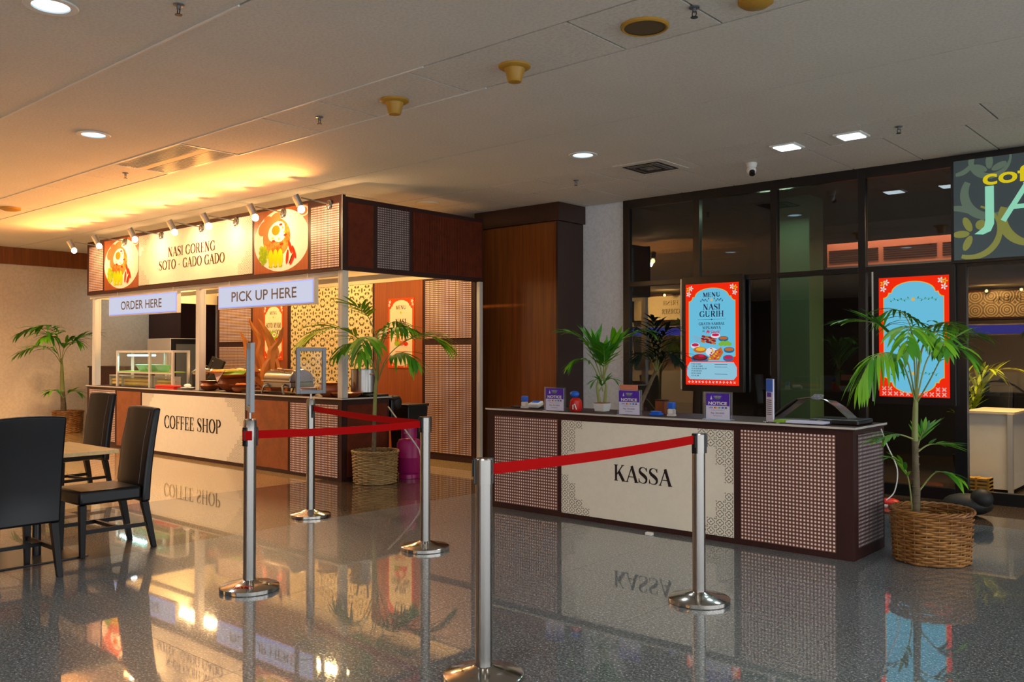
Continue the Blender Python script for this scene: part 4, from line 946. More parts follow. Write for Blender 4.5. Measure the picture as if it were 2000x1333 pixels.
# hanging shop sign
t = thing('shop_sign', 'slate coffee sign with mint JA letters and olive scroll ornament', 'sign', (-1.8, 9.75, 2.43))
MB().box(-2.56, -.62, 9.74, 9.80, 2.43, 3.50, 'black_metal').build('board', t)
MB().box(-2.53, -.65, 9.734, 9.7395, 2.46, 3.47, 'sign_grey').build('face', t)
A = Art((0, 9.7338, 0)); ox = -2.53; A.clip = (-2.53, -.65, 2.46, 3.47)
def ringarc(cx, cz, r, w_, a0, a1, m, h): A.stroke([(cx + r * math.cos(R(a0 + (a1 - a0) * i / 20)), cz + r * math.sin(R(a0 + (a1 - a0) * i / 20)), w_ * (.35 + .65 * math.sin(math.pi * min(1, .15 + i / 20)))) for i in range(21)], m, h)
def trefoil(cx, cz, s, rot, m, h):
    for k in (-1, 0, 1): A.ell(cx + s * .8 * math.cos(rot + k * 1.15), cz + s * .8 * math.sin(rot + k * 1.15), s * .62, s * .28, m, h, 14, rot=rot + k * 1.15)
ringarc(ox + .02, 3.50, .17, .05, 270, 360, 'sign_leaf', .001); ringarc(ox + .34, 3.46, .18, .06, 170, 380, 'sign_leaf', .001)
ringarc(ox + .34, 3.12, .24, .09, 150, 330, 'sign_leaf', .0012); ringarc(ox - .02, 2.63, .36, .06, 95, 30, 'sign_leaf', .0014)
ringarc(ox + .16, 2.74, .26, .06, -110, 70, 'sign_olive', .0016); ringarc(ox + .72, 2.86, .28, .09, 160, 300, 'sign_olive', .0016); ringarc(ox + 1.2, 3.1, .3, .07, 100, 330, 'sign_leaf', .0016)
trefoil(ox + .33, 3.33, .12, math.pi / 2, 'sign_leaf', .002); trefoil(ox + .17, 2.72, .13, math.pi, 'sign_olive', .002); A.ell(ox + .25, 2.80, .05, .05, 'sign_olive', .0022, 14)
trefoil(ox + 1.0, 2.75, .12, 0, 'sign_olive', .002)
A.sans('coffee', ox + .27, ox + 1.05, 3.19, 3.35, 'sign_yellow', .004, .02)
A.poly([(ox + .29, 3.18), (ox + .37, 3.18), (ox + .37, 2.80), (ox + .34, 2.73), (ox + .27, 2.70), (ox + .19, 2.71), (ox + .24, 2.745), (ox + .28, 2.78), (ox + .29, 2.84)], 'sign_mint', .004)
for k, dx in enumerate((.0,)):
    A.stroke([(ox + .45, 2.82, .05), (ox + .68, 3.20, .05)], 'sign_mint', .004); A.stroke([(ox + .66, 3.20, .085), (ox + .92, 2.82, .085)], 'sign_mint', .0042); A.stroke([(ox + .53, 2.95, .045), (ox + .80, 2.95, .045)], 'sign_mint', .0044)
A.build('lettering', t)

# ------------------------------------------------------------------ queue stanchions
def stanchion(nm_label, x, y, top=1.02, sign=None, ss=()):
    t = thing('queue_stanchion', nm_label, 'stanchion', (x, y, 0), group='queue stanchions'); c = (x, y, 0)
    MB().lathe([(.0, 0), (.182, 0), (.186, .004), (.186, .026), (.180, .030), (.10, .048), (.052, .062), (.046, .066)], 'chrome2', c, 48).build('base', t, smooth=True)
    MB().lathe([(.039, .064), (.039, top - .12)], 'chrome', c, 32).build('post', t, smooth=True)
    hd = [(.041, top - .1195), (.041, top - .006), (.036, top)] if not sign else [(.041, top - .1195), (.041, top - .015), (.036, top - .004), (.012, top)]
    MB().lathe(hd, 'chrome', c, 32).build('head', t, smooth=True)
    return t
def cass(t, x, y, ang, z):          # black belt clip on the side facing ang
    b = MB(); b.T = Matrix.Translation((x, y, z)) @ Matrix.Rotation(ang, 4, 'Z'); b.box(.036, .048, -.018, .018, -.075, .045, 'black').box(.0481, .055, -.012, .012, -.04, .035, 'black')
    return b.build('belt_clip', t, bevel=.003)
def belt(t, p0, p1, z0, z1, h=.052):
    p0 = Vector(p0); p1 = Vector(p1); d = (p1 - p0).normalized(); a = p0 + d * .052; c = p1 - d * .050; n = Vector((-d.y, d.x)) * .001
    vs = []; k = 10
    for i in range(k + 1):
        q = i / k; p = a + (c - a) * q; z = z0 + (z1 - z0) * q - .012 * math.sin(math.pi * q)
        for s_ in (-1, 1):
            for zz in (-h / 2, h / 2): vs.append((p.x + n.x * s_, p.y + n.y * s_, z + zz))
    fs = []
    for i in range(k):
        o_ = i * 4; fs += [(o_, o_ + 4, o_ + 5, o_ + 1), (o_ + 2, o_ + 3, o_ + 7, o_ + 6), (o_ + 1, o_ + 5, o_ + 7, o_ + 3), (o_, o_ + 2, o_ + 6, o_ + 4)]
    fs += [(0, 1, 3, 2), (k * 4, k * 4 + 2, k * 4 + 3, k * 4 + 1)]
    b = MB(); b.add(vs, fs, 'belt'); return b.build('belt', t)
S1 = (-4.99, 3.155); S2 = (-6.817, 4.95); S3 = (-5.005, 4.70); S4 = (-2.80, 3.00); S5 = (-2.693, 4.80)
def angl(a, b): return math.atan2(b[1] - a[1], b[0] - a[0])
s1 = stanchion('steel stanchion at centre left with an edge-on sign frame on top', *S1, top=1.09, sign=1)
s2 = stanchion('steel stanchion by the stall counter with a face-on clear sign frame', *S2, top=1.09, sign=1)
s3 = stanchion('steel stanchion where the two red belts meet', *S3)
s4 = stanchion('nearest steel stanchion, cut by the bottom edge of the view', *S4)
s5 = stanchion('steel stanchion in front of the KASSA panel', *S5)
belt(s1, S1, S3, .985, .965); belt(s2, S2, S3, 1.00, .965); belt(s4, S4, S5, .965, .985)
for t, p, an in ((s1, S1, (angl(S1, S3), angl(S1, S3) + 1.7, angl(S1, S3) + 3.3)), (s2, S2, (angl(S2, S3), angl(S2, S3) + 3.1)), (s3, S3, (angl(S3, S1), angl(S3, S2) - .5 + 1.2, angl(S3, S1) + 3.1)), (s4, S4, (angl(S4, S5), angl(S4, S5) + 2.4)), (s5, S5, (angl(S5, S4), angl(S5, S4) + 2.6))):
    for a in an: cass(t, p[0], p[1], a, .975 if t not in (s1, s2) else .99)
a_ = angl(S1, (0, 0)) - .35
b = MB(); b.T = Matrix.Translation((S1[0], S1[1], .985)) @ Matrix.Rotation(a_, 4, 'Z'); b.box(.0405, .052, -.03, .03, -.03, .03, 'belt'); b.build('belt_end', s1, bevel=.004)
def signframe(t, p, ang, w_=.30, h=.43, z0=1.135):
    b = MB(); T_ = Matrix.Translation((p[0], p[1], 0)) @ Matrix.Rotation(ang, 4, 'Z')
    b.T = T_; b.box(-w_ / 2, -w_ / 2 + .035, -.014, .014, z0, z0 + h, 'alu_dark').box(w_ / 2 - .035, w_ / 2, -.014, .014, z0, z0 + h, 'alu_dark').box(-w_ / 2 + .035, w_ / 2 - .035, -.014, .014, z0, z0 + .035, 'alu_dark').box(-w_ / 2 + .035, w_ / 2 - .035, -.014, .014, z0 + h - .035, z0 + h, 'alu_dark'); b.build('sign_frame', t, bevel=.003)
    b = MB(); b.T = T_; b.box(-w_ / 2 + .035, w_ / 2 - .035, -.002, .002, z0 + .035, z0 + h - .035, 'clear'); b.build('sign_pane', t)
    MB().tube([(p[0], p[1], 1.088), (p[0], p[1], z0 + .002)], .010, 'chrome', 10).build('sign_stem', t)
signframe(s2, S2, R(82)); vd = angl((0, 0), S1); signframe(s1, S1, vd + R(5), .30, .44)
A = Art((S1[0], S1[1], 0)); yaw = R(41.2)
# red print on the base dome of the left stanchion
b = MB(); tmp = Art((0, 0, 0), (1, 0, 0), (0, 1, 0), (0, 0, 1)); tmp.sans('JIEXPO', -.06, .06, -.018, .018, 'belt', 0, .03)
sl = math.atan2(.012, .08)
T_ = Matrix.Translation((S1[0], S1[1], 0)) @ Matrix.Rotation(yaw - .05, 4, 'Z') @ Matrix.Translation((0, -.125, .0475)) @ Matrix.Rotation(.22, 4, 'X')
tmp.mb.v = [tuple(T_ @ Vector(v)) for v in tmp.mb.v]; tmp.mb.build('base_lettering', s1)

# ------------------------------------------------------------------ dining chairs and table
def make_chair(lab):
    """chair at the origin facing -Y"""
    t = thing('dining_chair', lab, 'chair', (0, 0, 0), group='black dining chairs'); W2 = .225
    MB().box(-W2, W2, -.27, .20, .385, .49, 'leather').build('seat', t, bevel=.022, smooth=True, segs=3)
    b = MB(); n = 9; vs = []
    for i in range(n + 1):                        # gently curved tall back
        q = i / n; z = .36 + q * .72; yb = .205 + .045 * q + .05 * q * q
        for j in range(7):
            u = -1 + j / 3; cv = -.018 * (1 - u * u) * (1 if q > .2 else q * 5)
            vs.append((u * (W2 + .004 * q), yb - cv * -1, z + (.012 * (1 - u * u) if i == n else 0)))
    k = len(vs)
    vs += [(x, y + .065 - .012 * ((z - .36) / .72), z) for x, y, z in vs]
    fs = []
    for i in range(n):
        for j in range(6):
            a = i * 7 + j; fs += [(a, a + 1, a + 8, a + 7), (k + a, k + a + 7, k + a + 8, k + a + 1)]
        a = i * 7; fs += [(a, a + 7, k + a + 7, k + a), (a + 6, k + a + 6, k + a + 13, a + 13)]
    for j in range(6): fs += [(j, k + j, k + j + 1, j + 1), (n * 7 + j, n * 7 + j + 1, k + n * 7 + j + 1, k + n * 7 + j)]
    b.add(vs, fs, 'leather'); b.build('backrest', t, bevel=.016, smooth=True, segs=3)
    for s_ in (-1, 1):
        MB().tube([(s_ * (W2 - .045), .195 + .0, .50), (s_ * (W2 - .045), .232, .82), (s_ * (W2 - .047), .285, 1.06)], .0025, 'ink_grey', 5).build('piping', t)
        MB().taper((s_ * (W2 - .03), -.235, 0), (s_ * (W2 - .035), -.235, .384), .034, .034, .05, .05, 'leg_wood').build('leg', t, bevel=.003)
        MB().taper((s_ * (W2 - .025), .31, 0), (s_ * (W2 - .035), .235, .36), .034, .036, .048, .055, 'leg_wood').build('leg', t, bevel=.003)
        MB().taper((s_ * (W2 - .03), -.215, .20), (s_ * (W2 - .03), .255, .20), .022, .001, .022, .001, 'leg_wood') if 0 else None
        MB().box(s_ * (W2 - .03) - .01, s_ * (W2 - .03) + .01, -.212, .255, .17, .20, 'leg_wood').build('stretcher', t)
    MB().box(-W2 + .04, W2 - .04, .02, .045, .172, .198, 'leg_wood').build('stretcher', t)
    return t
ch = make_chair('black leather dining chair at the table corner, seat facing left'); ch.location = (-6.875, 3.06, 0)
dup(ch, (-6.55, 2.29, 0), R(-90), 'nearest black leather chair, its tall back to the viewer at left')
dup(ch, (-7.99, 2.42, 0), R(90), 'black leather chair at the left edge of the view, only a sliver showing')
dup(ch, (-9.72, 4.02, 0), R(6), 'black leather chair behind, between the nearest chair and the left palm')
t = thing('dining_table', 'square dining table with light oak top on a flat black base plate', 'table', (-6.98, 2.64, 0))
MB().box(-7.46, -6.585, 2.20, 3.05, .76, .79, 'table_wood').build('tabletop', t, bevel=.003)
MB().lathe([(.03, .012), (.03, .7595)], 'black_metal', (-7.0, 2.63, 0), 20).build('column', t, smooth=True)
MB().box(-7.35, -6.70, 2.25, 2.88, 0, .012, 'black_metal').build('base_plate', t, bevel=.003)

# ------------------------------------------------------------------ palms
def leaflet(p, d, down, Ln, wd, m, par, curl=.35):
    d = Vector(d).normalized(); side = d.cross(Vector((0, 0, 1)))
    side = (side if side.length > .05 else d.orthogonal()).normalized(); n = side.cross(d).normalized()
    vs = []; P_ = Vector(p); dd = d.copy(); st = [0, .22, .5, .78, 1]; ws = [.35, .95, 1, .62, .04]
    prev = 0
    for q, w_ in zip(st, ws):
        P_ = P_ + dd * (q - prev) * Ln; prev = q; dd = (dd + Vector((0, 0, -1)) * down * .45).normalized()
        vs += [P_ - side * wd * w_ / 2 + n * wd * .12 * w_, P_, P_ + side * wd * w_ / 2 + n * wd * .12 * w_]
    fs = []
    for i in range(4):
        a = i * 3; fs += [(a, a + 1, a + 4, a + 3), (a + 1, a + 2, a + 5, a + 4)]
    MB().add(vs, fs, m).build('leaflet', par, smooth=True)
def frond(root, pts, nl=12, Ln=.28, wd=.035, start=.35, down=.5, mats=('leaf', 'leaf2'), r=.007, fan=.6, jag=.12):
    pts = [Vector(p) for p in pts]
    path = [Vector(q) for q in crv([tuple(p) for p in pts], 6)]
    seg = [0]
    for a, b_ in zip(path, path[1:]): seg.append(seg[-1] + (b_ - a).length)
    tot = seg[-1]
    def ev(s):
        s *= tot
        for i in range(len(seg) - 1):
            if seg[i + 1] >= s or i == len(seg) - 2:
                q = (s - seg[i]) / max(1e-6, seg[i + 1] - seg[i]); return path[i].lerp(path[i + 1], q), (path[i + 1] - path[i]).normalized()
    fr_ = MB().tube(path, [r * (1 - .75 * i / (len(path) - 1)) for i in range(len(path))], 'stem' if mats[0] != 'dry_leaf' else 'dry_leaf', 6).build('frond', root, smooth=True)
    for i in range(nl):
        s = start + (1 - start) * (i + .5) / nl; p, tg = ev(min(s, .995))
        sd = tg.cross(Vector((0, 0, 1)));  sd = (sd if sd.length > .1 else RT).normalized()
        pr = math.sin(math.pi * (.18 + .72 * (i + .5) / nl)) ** .7
        for q in (-1, 1):
            f_ = fan * (1 - .45 * i / nl); d = tg * (1 - f_ * .6) + sd * q * f_ + Vector((0, 0, .10 + random.uniform(-jag, jag)))
            leaflet(p, d, down * random.uniform(.45, 1.1), Ln * pr * random.uniform(.9, 1.2), wd * random.uniform(.65, 1.0), random.choice(mats), fr_)
    leaflet(path[-1], path[-1] - path[-2], down, Ln * .55, wd * .8, mats[0], fr_)
def basket(root, x, y, r, h, m, rows, bulge=0):
    b = MB(); n = 20; zs = .012
    for k in range(rows):
        z = .014 + (h - .045) * k / (rows - 1); rr = r * (.93 + .07 * k / rows) + bulge * math.sin(math.pi * k / rows)
        pts = []; ph = (k % 2) * math.pi; m2 = n * 6
        vs = []; hh = (h - .03) / rows * .52
        for i in range(m2):
            a = 2 * math.pi * i / m2; o_ = .0095 * math.sin(a * n / 2 + ph); jz = .0025 * math.sin(5 * a + k * 1.7)
            for du, dz in ((-.006, 0), (0, -hh), (.006, 0), (0, hh)):
                vs.append(((rr + o_ + du) * math.cos(a) + x, (rr + o_ + du) * math.sin(a) + y, z + dz + jz))
        fs = []
        for i in range(m2):
            j = (i + 1) % m2
            for q in range(4): fs.append((i * 4 + q, j * 4 + q, j * 4 + (q + 1) % 4, i * 4 + (q + 1) % 4))
        b.add(vs, fs, m)
    b.build('woven_strands', root, kind='stuff', smooth=True)
    b = MB()
    for i in range(n):
        a = 2 * math.pi * (i + .5) / n; b.tube([(x + r * .92 * math.cos(a), y + r * .92 * math.sin(a), .005), (x + r * .985 * math.cos(a), y + r * .985 * math.sin(a), h - .01)], .005, m, 5)
    b.build('stakes', root, kind='stuff')
    for k in range(3):                                    # twisted rim strands
        pts = []
        for i in range(73):
            a = 2 * math.pi * i / 72; w_ = a * 9 + k * 2.1; pts.append((x + (r + .005 + .010 * math.cos(w_)) * math.cos(a), y + (r + .005 + .010 * math.cos(w_)) * math.sin(a), h - .016 + .011 * math.sin(w_)))
        MB().tube(pts, .0075, m, 6, False).build('rim_strand', root, smooth=True)
    MB().lathe([(r * .9, .004), (r * .9, .03)], m, (x, y, 0), 28).build('bottom', root)
    MB().lathe([(r * .45, .031), (r * .6, h * .55)], 'black', (x, y, 0), 24).build('inner_pot', root)
    MB().lathe([(r * .55, h * .55 + .001), (r * .3, h * .55 + .014), (0, h * .55 + .02)], 'soil', (x, y, 0), 20).build('soil', root)

# right palm (nearest)
pr_ = thing('potted_palm', 'tallest potted palm in a brown rattan basket at the right end of the KASSA counter', 'plant', (-1.96, 6.87, 0))
basket(pr_, -1.955, 6.875, .272, .385, 'wicker', 21)
D = 6.44
MB().tube([at(1788, 1020, D), at(1790, 960, D), at(1788, 905, D), at(1787, 860, D)], [.030, .027, .023, .021], 'bark', 12).build('trunk', pr_, smooth=True)
for k in range(9): z = .42 + k * .055; MB().lathe([(.0275 - k * .0006, z), (.030 - k * .0006, z + .006), (.0275 - k * .0006, z + .012)], 'bark', (at(1789, 950, D).x, at(1789, 950, D).y, 0), 12, False).build('trunk_ring', pr_)
MB().tube([at(1787, 862, D), at(1787, 830, D), at(1788, 800, D), at(1790, 760, D)], [.022, .021, .019, .012], 'stem', 12).build('crown_shaft', pr_, smooth=True)
cb = lambda px=1789, py=790: at(px, py, D)
FR = [
 (dict(nl=10, Ln=.30, wd=.034, start=.55, down=.25, fan=.5), [cb(), at(1770, 700, D), at(1725, 640, D + .05), at(1690, 628, D + .05), at(1655, 626, D)]),
 (dict(nl=13, Ln=.36, wd=.036, start=.50, down=.95, fan=.55), [cb(), at(1765, 715, D - .1), at(1740, 690, D - .3), at(1705, 700, D - .45), at(1680, 745, D - .5)]),
 (dict(nl=11, Ln=.27, wd=.036, start=.5, down=.6, fan=.55), [cb(), at(1812, 700, D + .1), at(1850, 670, D + .2), at(1885, 650, D + .2), at(1915, 652, D + .2)]),
 (dict(nl=10, Ln=.24, wd=.04, start=.55, down=.8, fan=.6), [cb(), at(1815, 745, D - .1), at(1842, 695, D - .2), at(1868, 680, D - .25), at(1895, 700, D - .3)]),
 (dict(nl=11, Ln=.26, wd=.045, start=.5, down=.9, fan=.65, mats=('leaf2', 'leaf')), [cb(), at(1786, 710, D - .1), at(1780, 650, D - .3), at(1776, 640, D - .6), at(1770, 680, D - .85)]),
 (dict(nl=12, Ln=.30, wd=.03, start=.55, down=.9, fan=.6), [cb(), at(1790, 700, D + .1), at(1776, 632, D + .3), at(1750, 605, D + .5), at(1722, 615, D + .6)]),
 (dict(nl=11, Ln=.26, wd=.04, start=.5, down=.5, fan=.6), [cb(), at(1798, 700, D + .1), at(1815, 645, D + .3), at(1845, 630, D + .5), at(1880, 645, D + .7)]),
 (dict(nl=9, Ln=.24, wd=.045, start=.5, down=.7, fan=.6, mats=('leaf2', 'leaf')), [cb(), at(1795, 705, D - .1), at(1812, 655, D - .25), at(1830, 650, D - .45), at(1845, 680, D - .65)]),
 (dict(nl=7, Ln=.20, wd=.03, start=.4, down=.2, fan=.5), [at(1788, 860, D), at(1760, 850, D - .05), at(1740, 850, D - .1), at(1718, 858, D - .15)]),
 (dict(nl=6, Ln=.22, wd=.035, start=.4, down=.2, fan=.6), [at(1790, 885, D), at(1812, 870, D), at(1835, 868, D), at(1850, 868, D)]),
 (dict(nl=6, Ln=.22, wd=.03, start=.3, down=.0, fan=.5), [at(1790, 880, D), at(1800, 850, D + .1), at(1812, 836, D + .15)]),
 (dict(nl=5, Ln=.22, wd=.05, start=.5, down=.5, fan=.7), [at(1795, 960, D), at(1825, 925, D), at(1850, 925, D - .05), at(1868, 932, D - .1)]),
 (dict(nl=5, Ln=.16, wd=.03, start=.5, down=.4, fan=.6), [at(1782, 1000, D), at(1775, 940, D), at(1760, 905, D), at(1735, 893, D)])]
for kw, pts in FR: frond(pr_, pts, **kw)

# middle palm
BX, BY = -8.03, 6.74
pm = thing('potted_palm', 'potted palm in a pale rattan basket beside the stall counter end', 'plant', (BX, BY, 0))
basket(pm, BX, BY, .262, .385, 'wicker2', 20)
D = 10.33
MB().tube([at(729, 900, D), at(731, 850, D), at(731, 820, D)], [.030, .024, .022], 'bark', 10).build('trunk', pm, smooth=True)
MB().tube([at(731, 822, D), at(733, 770, D), at(736, 735, D), at(738, 700, D)], [.023, .021, .018, .010], 'stem', 10).build('crown_shaft', pm, smooth=True)
FM = [
 (dict(nl=13, Ln=.52, wd=.055, start=.45, down=.6, fan=.5, mats=('leaf3', 'leaf')), [at(736, 745, D), at(722, 690, D), at(690, 655, D - .35), at(650, 640, D - .1 - .35), at(605, 655, D - .2 - .35)]),
 (dict(nl=12, Ln=.46, wd=.05, start=.50, down=.55, fan=.55, mats=('leaf', 'leaf3')), [at(738, 745, D), at(755, 700, D), at(790, 668, D), at(830, 655, D), at(868, 672, D)]),
 (dict(nl=9, Ln=.36, wd=.045, start=.6, down=.2, fan=.5, mats=('leaf3', 'leaf')), [at(737, 745, D), at(735, 670, D), at(722, 625, D), at(700, 600, D - .35), at(675, 592, D - .35)]),
 (dict(nl=10, Ln=.36, wd=.055, start=.5, down=.7, fan=.6), [at(737, 745, D), at(742, 690, D - .1), at(756, 655, D - .3), at(775, 640, D - .5), at(800, 642, D - .6)]),
 (dict(nl=10, Ln=.38, wd=.06, start=.5, down=.9, fan=.65), [at(737, 745, D), at(732, 690, D - .2), at(722, 660, D - .4), at(712, 662, D - .7 - .35), at(705, 690, D - .9 - .35)]),
 (dict(nl=9, Ln=.36, wd=.06, start=.5, down=.9, fan=.65), [at(738, 745, D), at(750, 715, D - .1), at(768, 695, D - .2), at(790, 690, D - .3), at(812, 705, D - .4)]),
 (dict(nl=9, Ln=.36, wd=.05, start=.55, down=.8, fan=.6), [at(738, 745, D), at(742, 690, D + .1), at(752, 648, D + .4), at(770, 628, D + .6), at(795, 640, D + .8)]),
 (dict(nl=8, Ln=.34, wd=.05, start=.5, down=.8, fan=.6), [at(736, 745, D), at(722, 700, D + .1), at(702, 678, D + .2 - .35), at(680, 672, D + .3 - .35), at(660, 690, D + .4 - .35)])]
for kw, pts in FM: frond(pm, pts, **kw)

# left palm
pl = thing('potted_palm', 'potted palm against the white left wall behind the chairs', 'plant', (-17.72, 7.18, 0))
basket(pl, -17.70, 7.20, .27, .42, 'wicker', 20)
D = 16.9
MB().tube([at(124, 820, D), at(124, 790, D), at(122, 765, D)], [.06, .05, .04], 'bark', 10).build('trunk', pl, smooth=True)
MB().tube([at(122, 766, D), at(121, 730, D), at(120, 700, D)], [.04, .035, .02], 'stem', 10).build('crown_shaft', pl, smooth=True)
FL = [
 (dict(nl=11, Ln=.42, wd=.07, start=.45, down=.7), [at(120, 712, D - 0.1), at(105, 670, D - 0.4), at(85, 645, D - 0.8), at(60, 642, D - 0.8), at(38, 652, D - 0.8)]),
 (dict(nl=11, Ln=.42, wd=.06, start=.4, down=.5), [at(120, 712, D - 0.1), at(105, 690, D - 0.4), at(85, 677, D - 0.8), at(60, 680, D - 0.8), at(38, 690, D - 0.8)]),
 (dict(nl=11, Ln=.42, wd=.06, start=.4, down=.4), [at(120, 712, D - 0.1), at(128, 685, D - 0.1), at(145, 668, D - 0.1), at(165, 655, D - 0.1), at(185, 652, D - 0.1)]),
 (dict(nl=9, Ln=.36, wd=.07, start=.4, down=.8), [at(120, 712, D - 0.1), at(125, 680, D - 0.1), at(140, 662, D - 0.1), at(155, 668, D - 0.1)]),
 (dict(nl=9, Ln=.38, wd=.07, start=.4, down=.8), [at(120, 712, D - 0.1), at(115, 675, D - 0.1), at(100, 655, D - 0.4), at(85, 660, D - 0.8)]),
 (dict(nl=9, Ln=.38, wd=.07, start=.4, down=.5), [at(120, 712, D - 0.1), at(115, 670, D - 0.1), at(106, 645, D - 0.4), at(92, 635, D - 0.8), at(72, 640, D - 0.8)]),
 (dict(nl=6, Ln=.3, wd=.05, start=.3, down=.4), [at(124, 778, D - 0.1), at(115, 765, D - 0.1), at(104, 762, D - 0.4), at(95, 766, D - 0.4)]),
 (dict(nl=6, Ln=.3, wd=.05, start=.3, down=.4), [at(124, 778, D - 0.1), at(134, 768, D - 0.1), at(145, 764, D - 0.1), at(155, 768, D - 0.1)])]
for kw, pts in FL: frond(pl, pts, **kw)

# palm in a white pot on the cashier counter
pc = thing('potted_palm', 'small palm in a square white pot on the KASSA counter', 'plant', (-4.83, 6.80, ZK))
b = MB(); b.taper((-4.83, 6.80, ZK), (-4.83, 6.80, ZK + .075), .10, .10, .125, .125, 'white'); b.build('pot', pc, bevel=.004)
MB().box(-4.885, -4.775, 6.745, 6.855, ZK + .0755, ZK + .082, 'clay').build('soil', pc)
D = at(1176, 790, 1).length; D = 8.42
for a_, b_ in (((1171, 790), (1166, 755)), ((1181, 790), (1184, 755))): MB().tube([at(a_[0], 789, D), at((a_[0] + b_[0]) / 2, 772, D), at(b_[0], b_[1], D), at(1176 + (b_[0] - 1176) * .5, 735, D)], [.018, .016, .012, .007], 'stem', 8).build('stem', pc, smooth=True)
FC = [
 (dict(nl=10, Ln=.20, wd=.036, start=.5, down=.4), [at(1176, 745, D), at(1160, 700, D), at(1140, 665, D), at(1118, 652, D), at(1095, 648, D)]),
 (dict(nl=9, Ln=.20, wd=.030, start=.5, down=.7), [at(1172, 745, D), at(1158, 715, D - .05), at(1145, 703, D - .1), at(1128, 702, D - .1), at(1112, 712, D - .15)]),
 (dict(nl=11, Ln=.22, wd=.04, start=.5, down=.45), [at(1178, 745, D), at(1195, 690, D), at(1220, 660, D + .05), at(1250, 646, D + .05), at(1270, 650, D + .05)]),
 (dict(nl=10, Ln=.30, wd=.055, start=.3, down=.1, fan=.55), [at(1176, 740, D), at(1170, 705, D - .05), at(1163, 685, D - .05), at(1160, 668, D)]),
 (dict(nl=10, Ln=.30, wd=.055, start=.3, down=.1, fan=.55), [at(1178, 740, D), at(1186, 705, D + .05), at(1195, 685, D + .05), at(1202, 668, D)]),
 (dict(nl=9, Ln=.24, wd=.05, start=.3, down=.3, fan=.6, mats=('leaf2', 'leaf')), [at(1177, 740, D), at(1180, 710, D - .1), at(1180, 690, D - .2), at(1178, 680, D - .25)]),
 (dict(nl=7, Ln=.13, wd=.024, start=.2, down=.5, mats=('leaf2',)), [at(1170, 765, D), at(1182, 745, D), at(1195, 740, D), at(1203, 745, D)]),
 (dict(nl=7, Ln=.13, wd=.024, start=.2, down=.5, mats=('leaf2',)), [at(1178, 765, D), at(1172, 745, D), at(1164, 742, D), at(1158, 750, D)])]
for kw, pts in FC: frond(pc, pts, **kw)
# dark palm beside the glass, behind the counter plant
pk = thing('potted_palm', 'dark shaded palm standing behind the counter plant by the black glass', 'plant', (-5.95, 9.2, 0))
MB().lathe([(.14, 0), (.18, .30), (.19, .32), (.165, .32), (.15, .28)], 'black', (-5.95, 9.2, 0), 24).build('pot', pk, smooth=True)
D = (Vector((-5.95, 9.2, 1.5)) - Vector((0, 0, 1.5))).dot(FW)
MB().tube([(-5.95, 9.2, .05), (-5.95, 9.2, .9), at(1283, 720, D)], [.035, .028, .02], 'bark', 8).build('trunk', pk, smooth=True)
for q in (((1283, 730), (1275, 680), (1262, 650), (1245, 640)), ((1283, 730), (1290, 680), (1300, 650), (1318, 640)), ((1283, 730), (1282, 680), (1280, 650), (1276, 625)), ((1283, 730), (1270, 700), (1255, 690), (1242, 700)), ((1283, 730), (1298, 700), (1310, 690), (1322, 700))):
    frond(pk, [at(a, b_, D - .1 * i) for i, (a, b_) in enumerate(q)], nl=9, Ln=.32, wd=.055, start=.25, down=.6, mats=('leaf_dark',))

# ------------------------------------------------------------------ things on the stall counter
ZC = .983
t = thing('display_case', 'lit glass display case with green shelf at the left of the stall counter', 'display case', (-13.5, 6.75, ZC))
x0, x1, y0, y1, z1 = -14.46, -12.60, 6.64, 6.92, 1.53
b = MB()
for x in (x0, -13.36, x1 - .045):
    for y in (y0, y1 - .03): b.box(x, x + .045, y, y + .03, ZC, z1, 'alu')
for y in (y0, y1 - .03): b.box(x0, x1, y, y + .0299, z1 + .0001, z1 + .035, 'alu')
b.box(x0, x0 + .045, y0 + .03, y1 - .03, z1, z1 + .035, 'alu').box(x1 - .045, x1, y0 + .03, y1 - .03, z1, z1 + .035, 'alu').box(x0 + .046, x1 - .046, y0 + .001, y0 + .025, 1.20, 1.222, 'alu').build('frame', t)
MB().box(x0 + .05, x1 - .05, y0 + .03, y1 - .04, 1.223, 1.235, 'banana').build('shelf_liner', t, label='bright green banana leaf shelf liner')
MB().box(x0 + .046, -13.361, y0 + .01, y0 + .014, ZC, z1, 'clear').build('glass_pane', t); MB().box(-13.314, x1 - .046, y0 + .01, y0 + .014, ZC, z1, 'clear').build('glass_pane', t)
MB().box(x0 + .05, x1 - .05, y0 + .03, y1 - .03, z1 + .005, z1 + .01, 'white').build('lid', t)
MB().tube([(x0 + .12, 6.78, 1.487), (-13.42, 6.78, 1.487)], .016, 'e_tube', 10).build('light_tube', t, smooth=True)
for x, y, r_, lab in ((-13.76, 6.77, .13, 'mint green bowl in the display case, left one'), (-13.46, 6.77, .13, 'mint green bowl in the display case, middle one'), (-13.13, 6.77, .13, 'mint green bowl in the display case, right one')):
    MBo = MB().lathe([(.06, 0), (.07, .004), (r_ * .8, .06), (r_, .10), (r_ + .012, .103), (r_ - .01, .098), (.06, .012), (0, .01)], 'mint', (x, y, 1.236), 28, False)
    tag(MBo.build('bowl', None, smooth=True), lab, 'bowl', 'mint bowls in the display case')
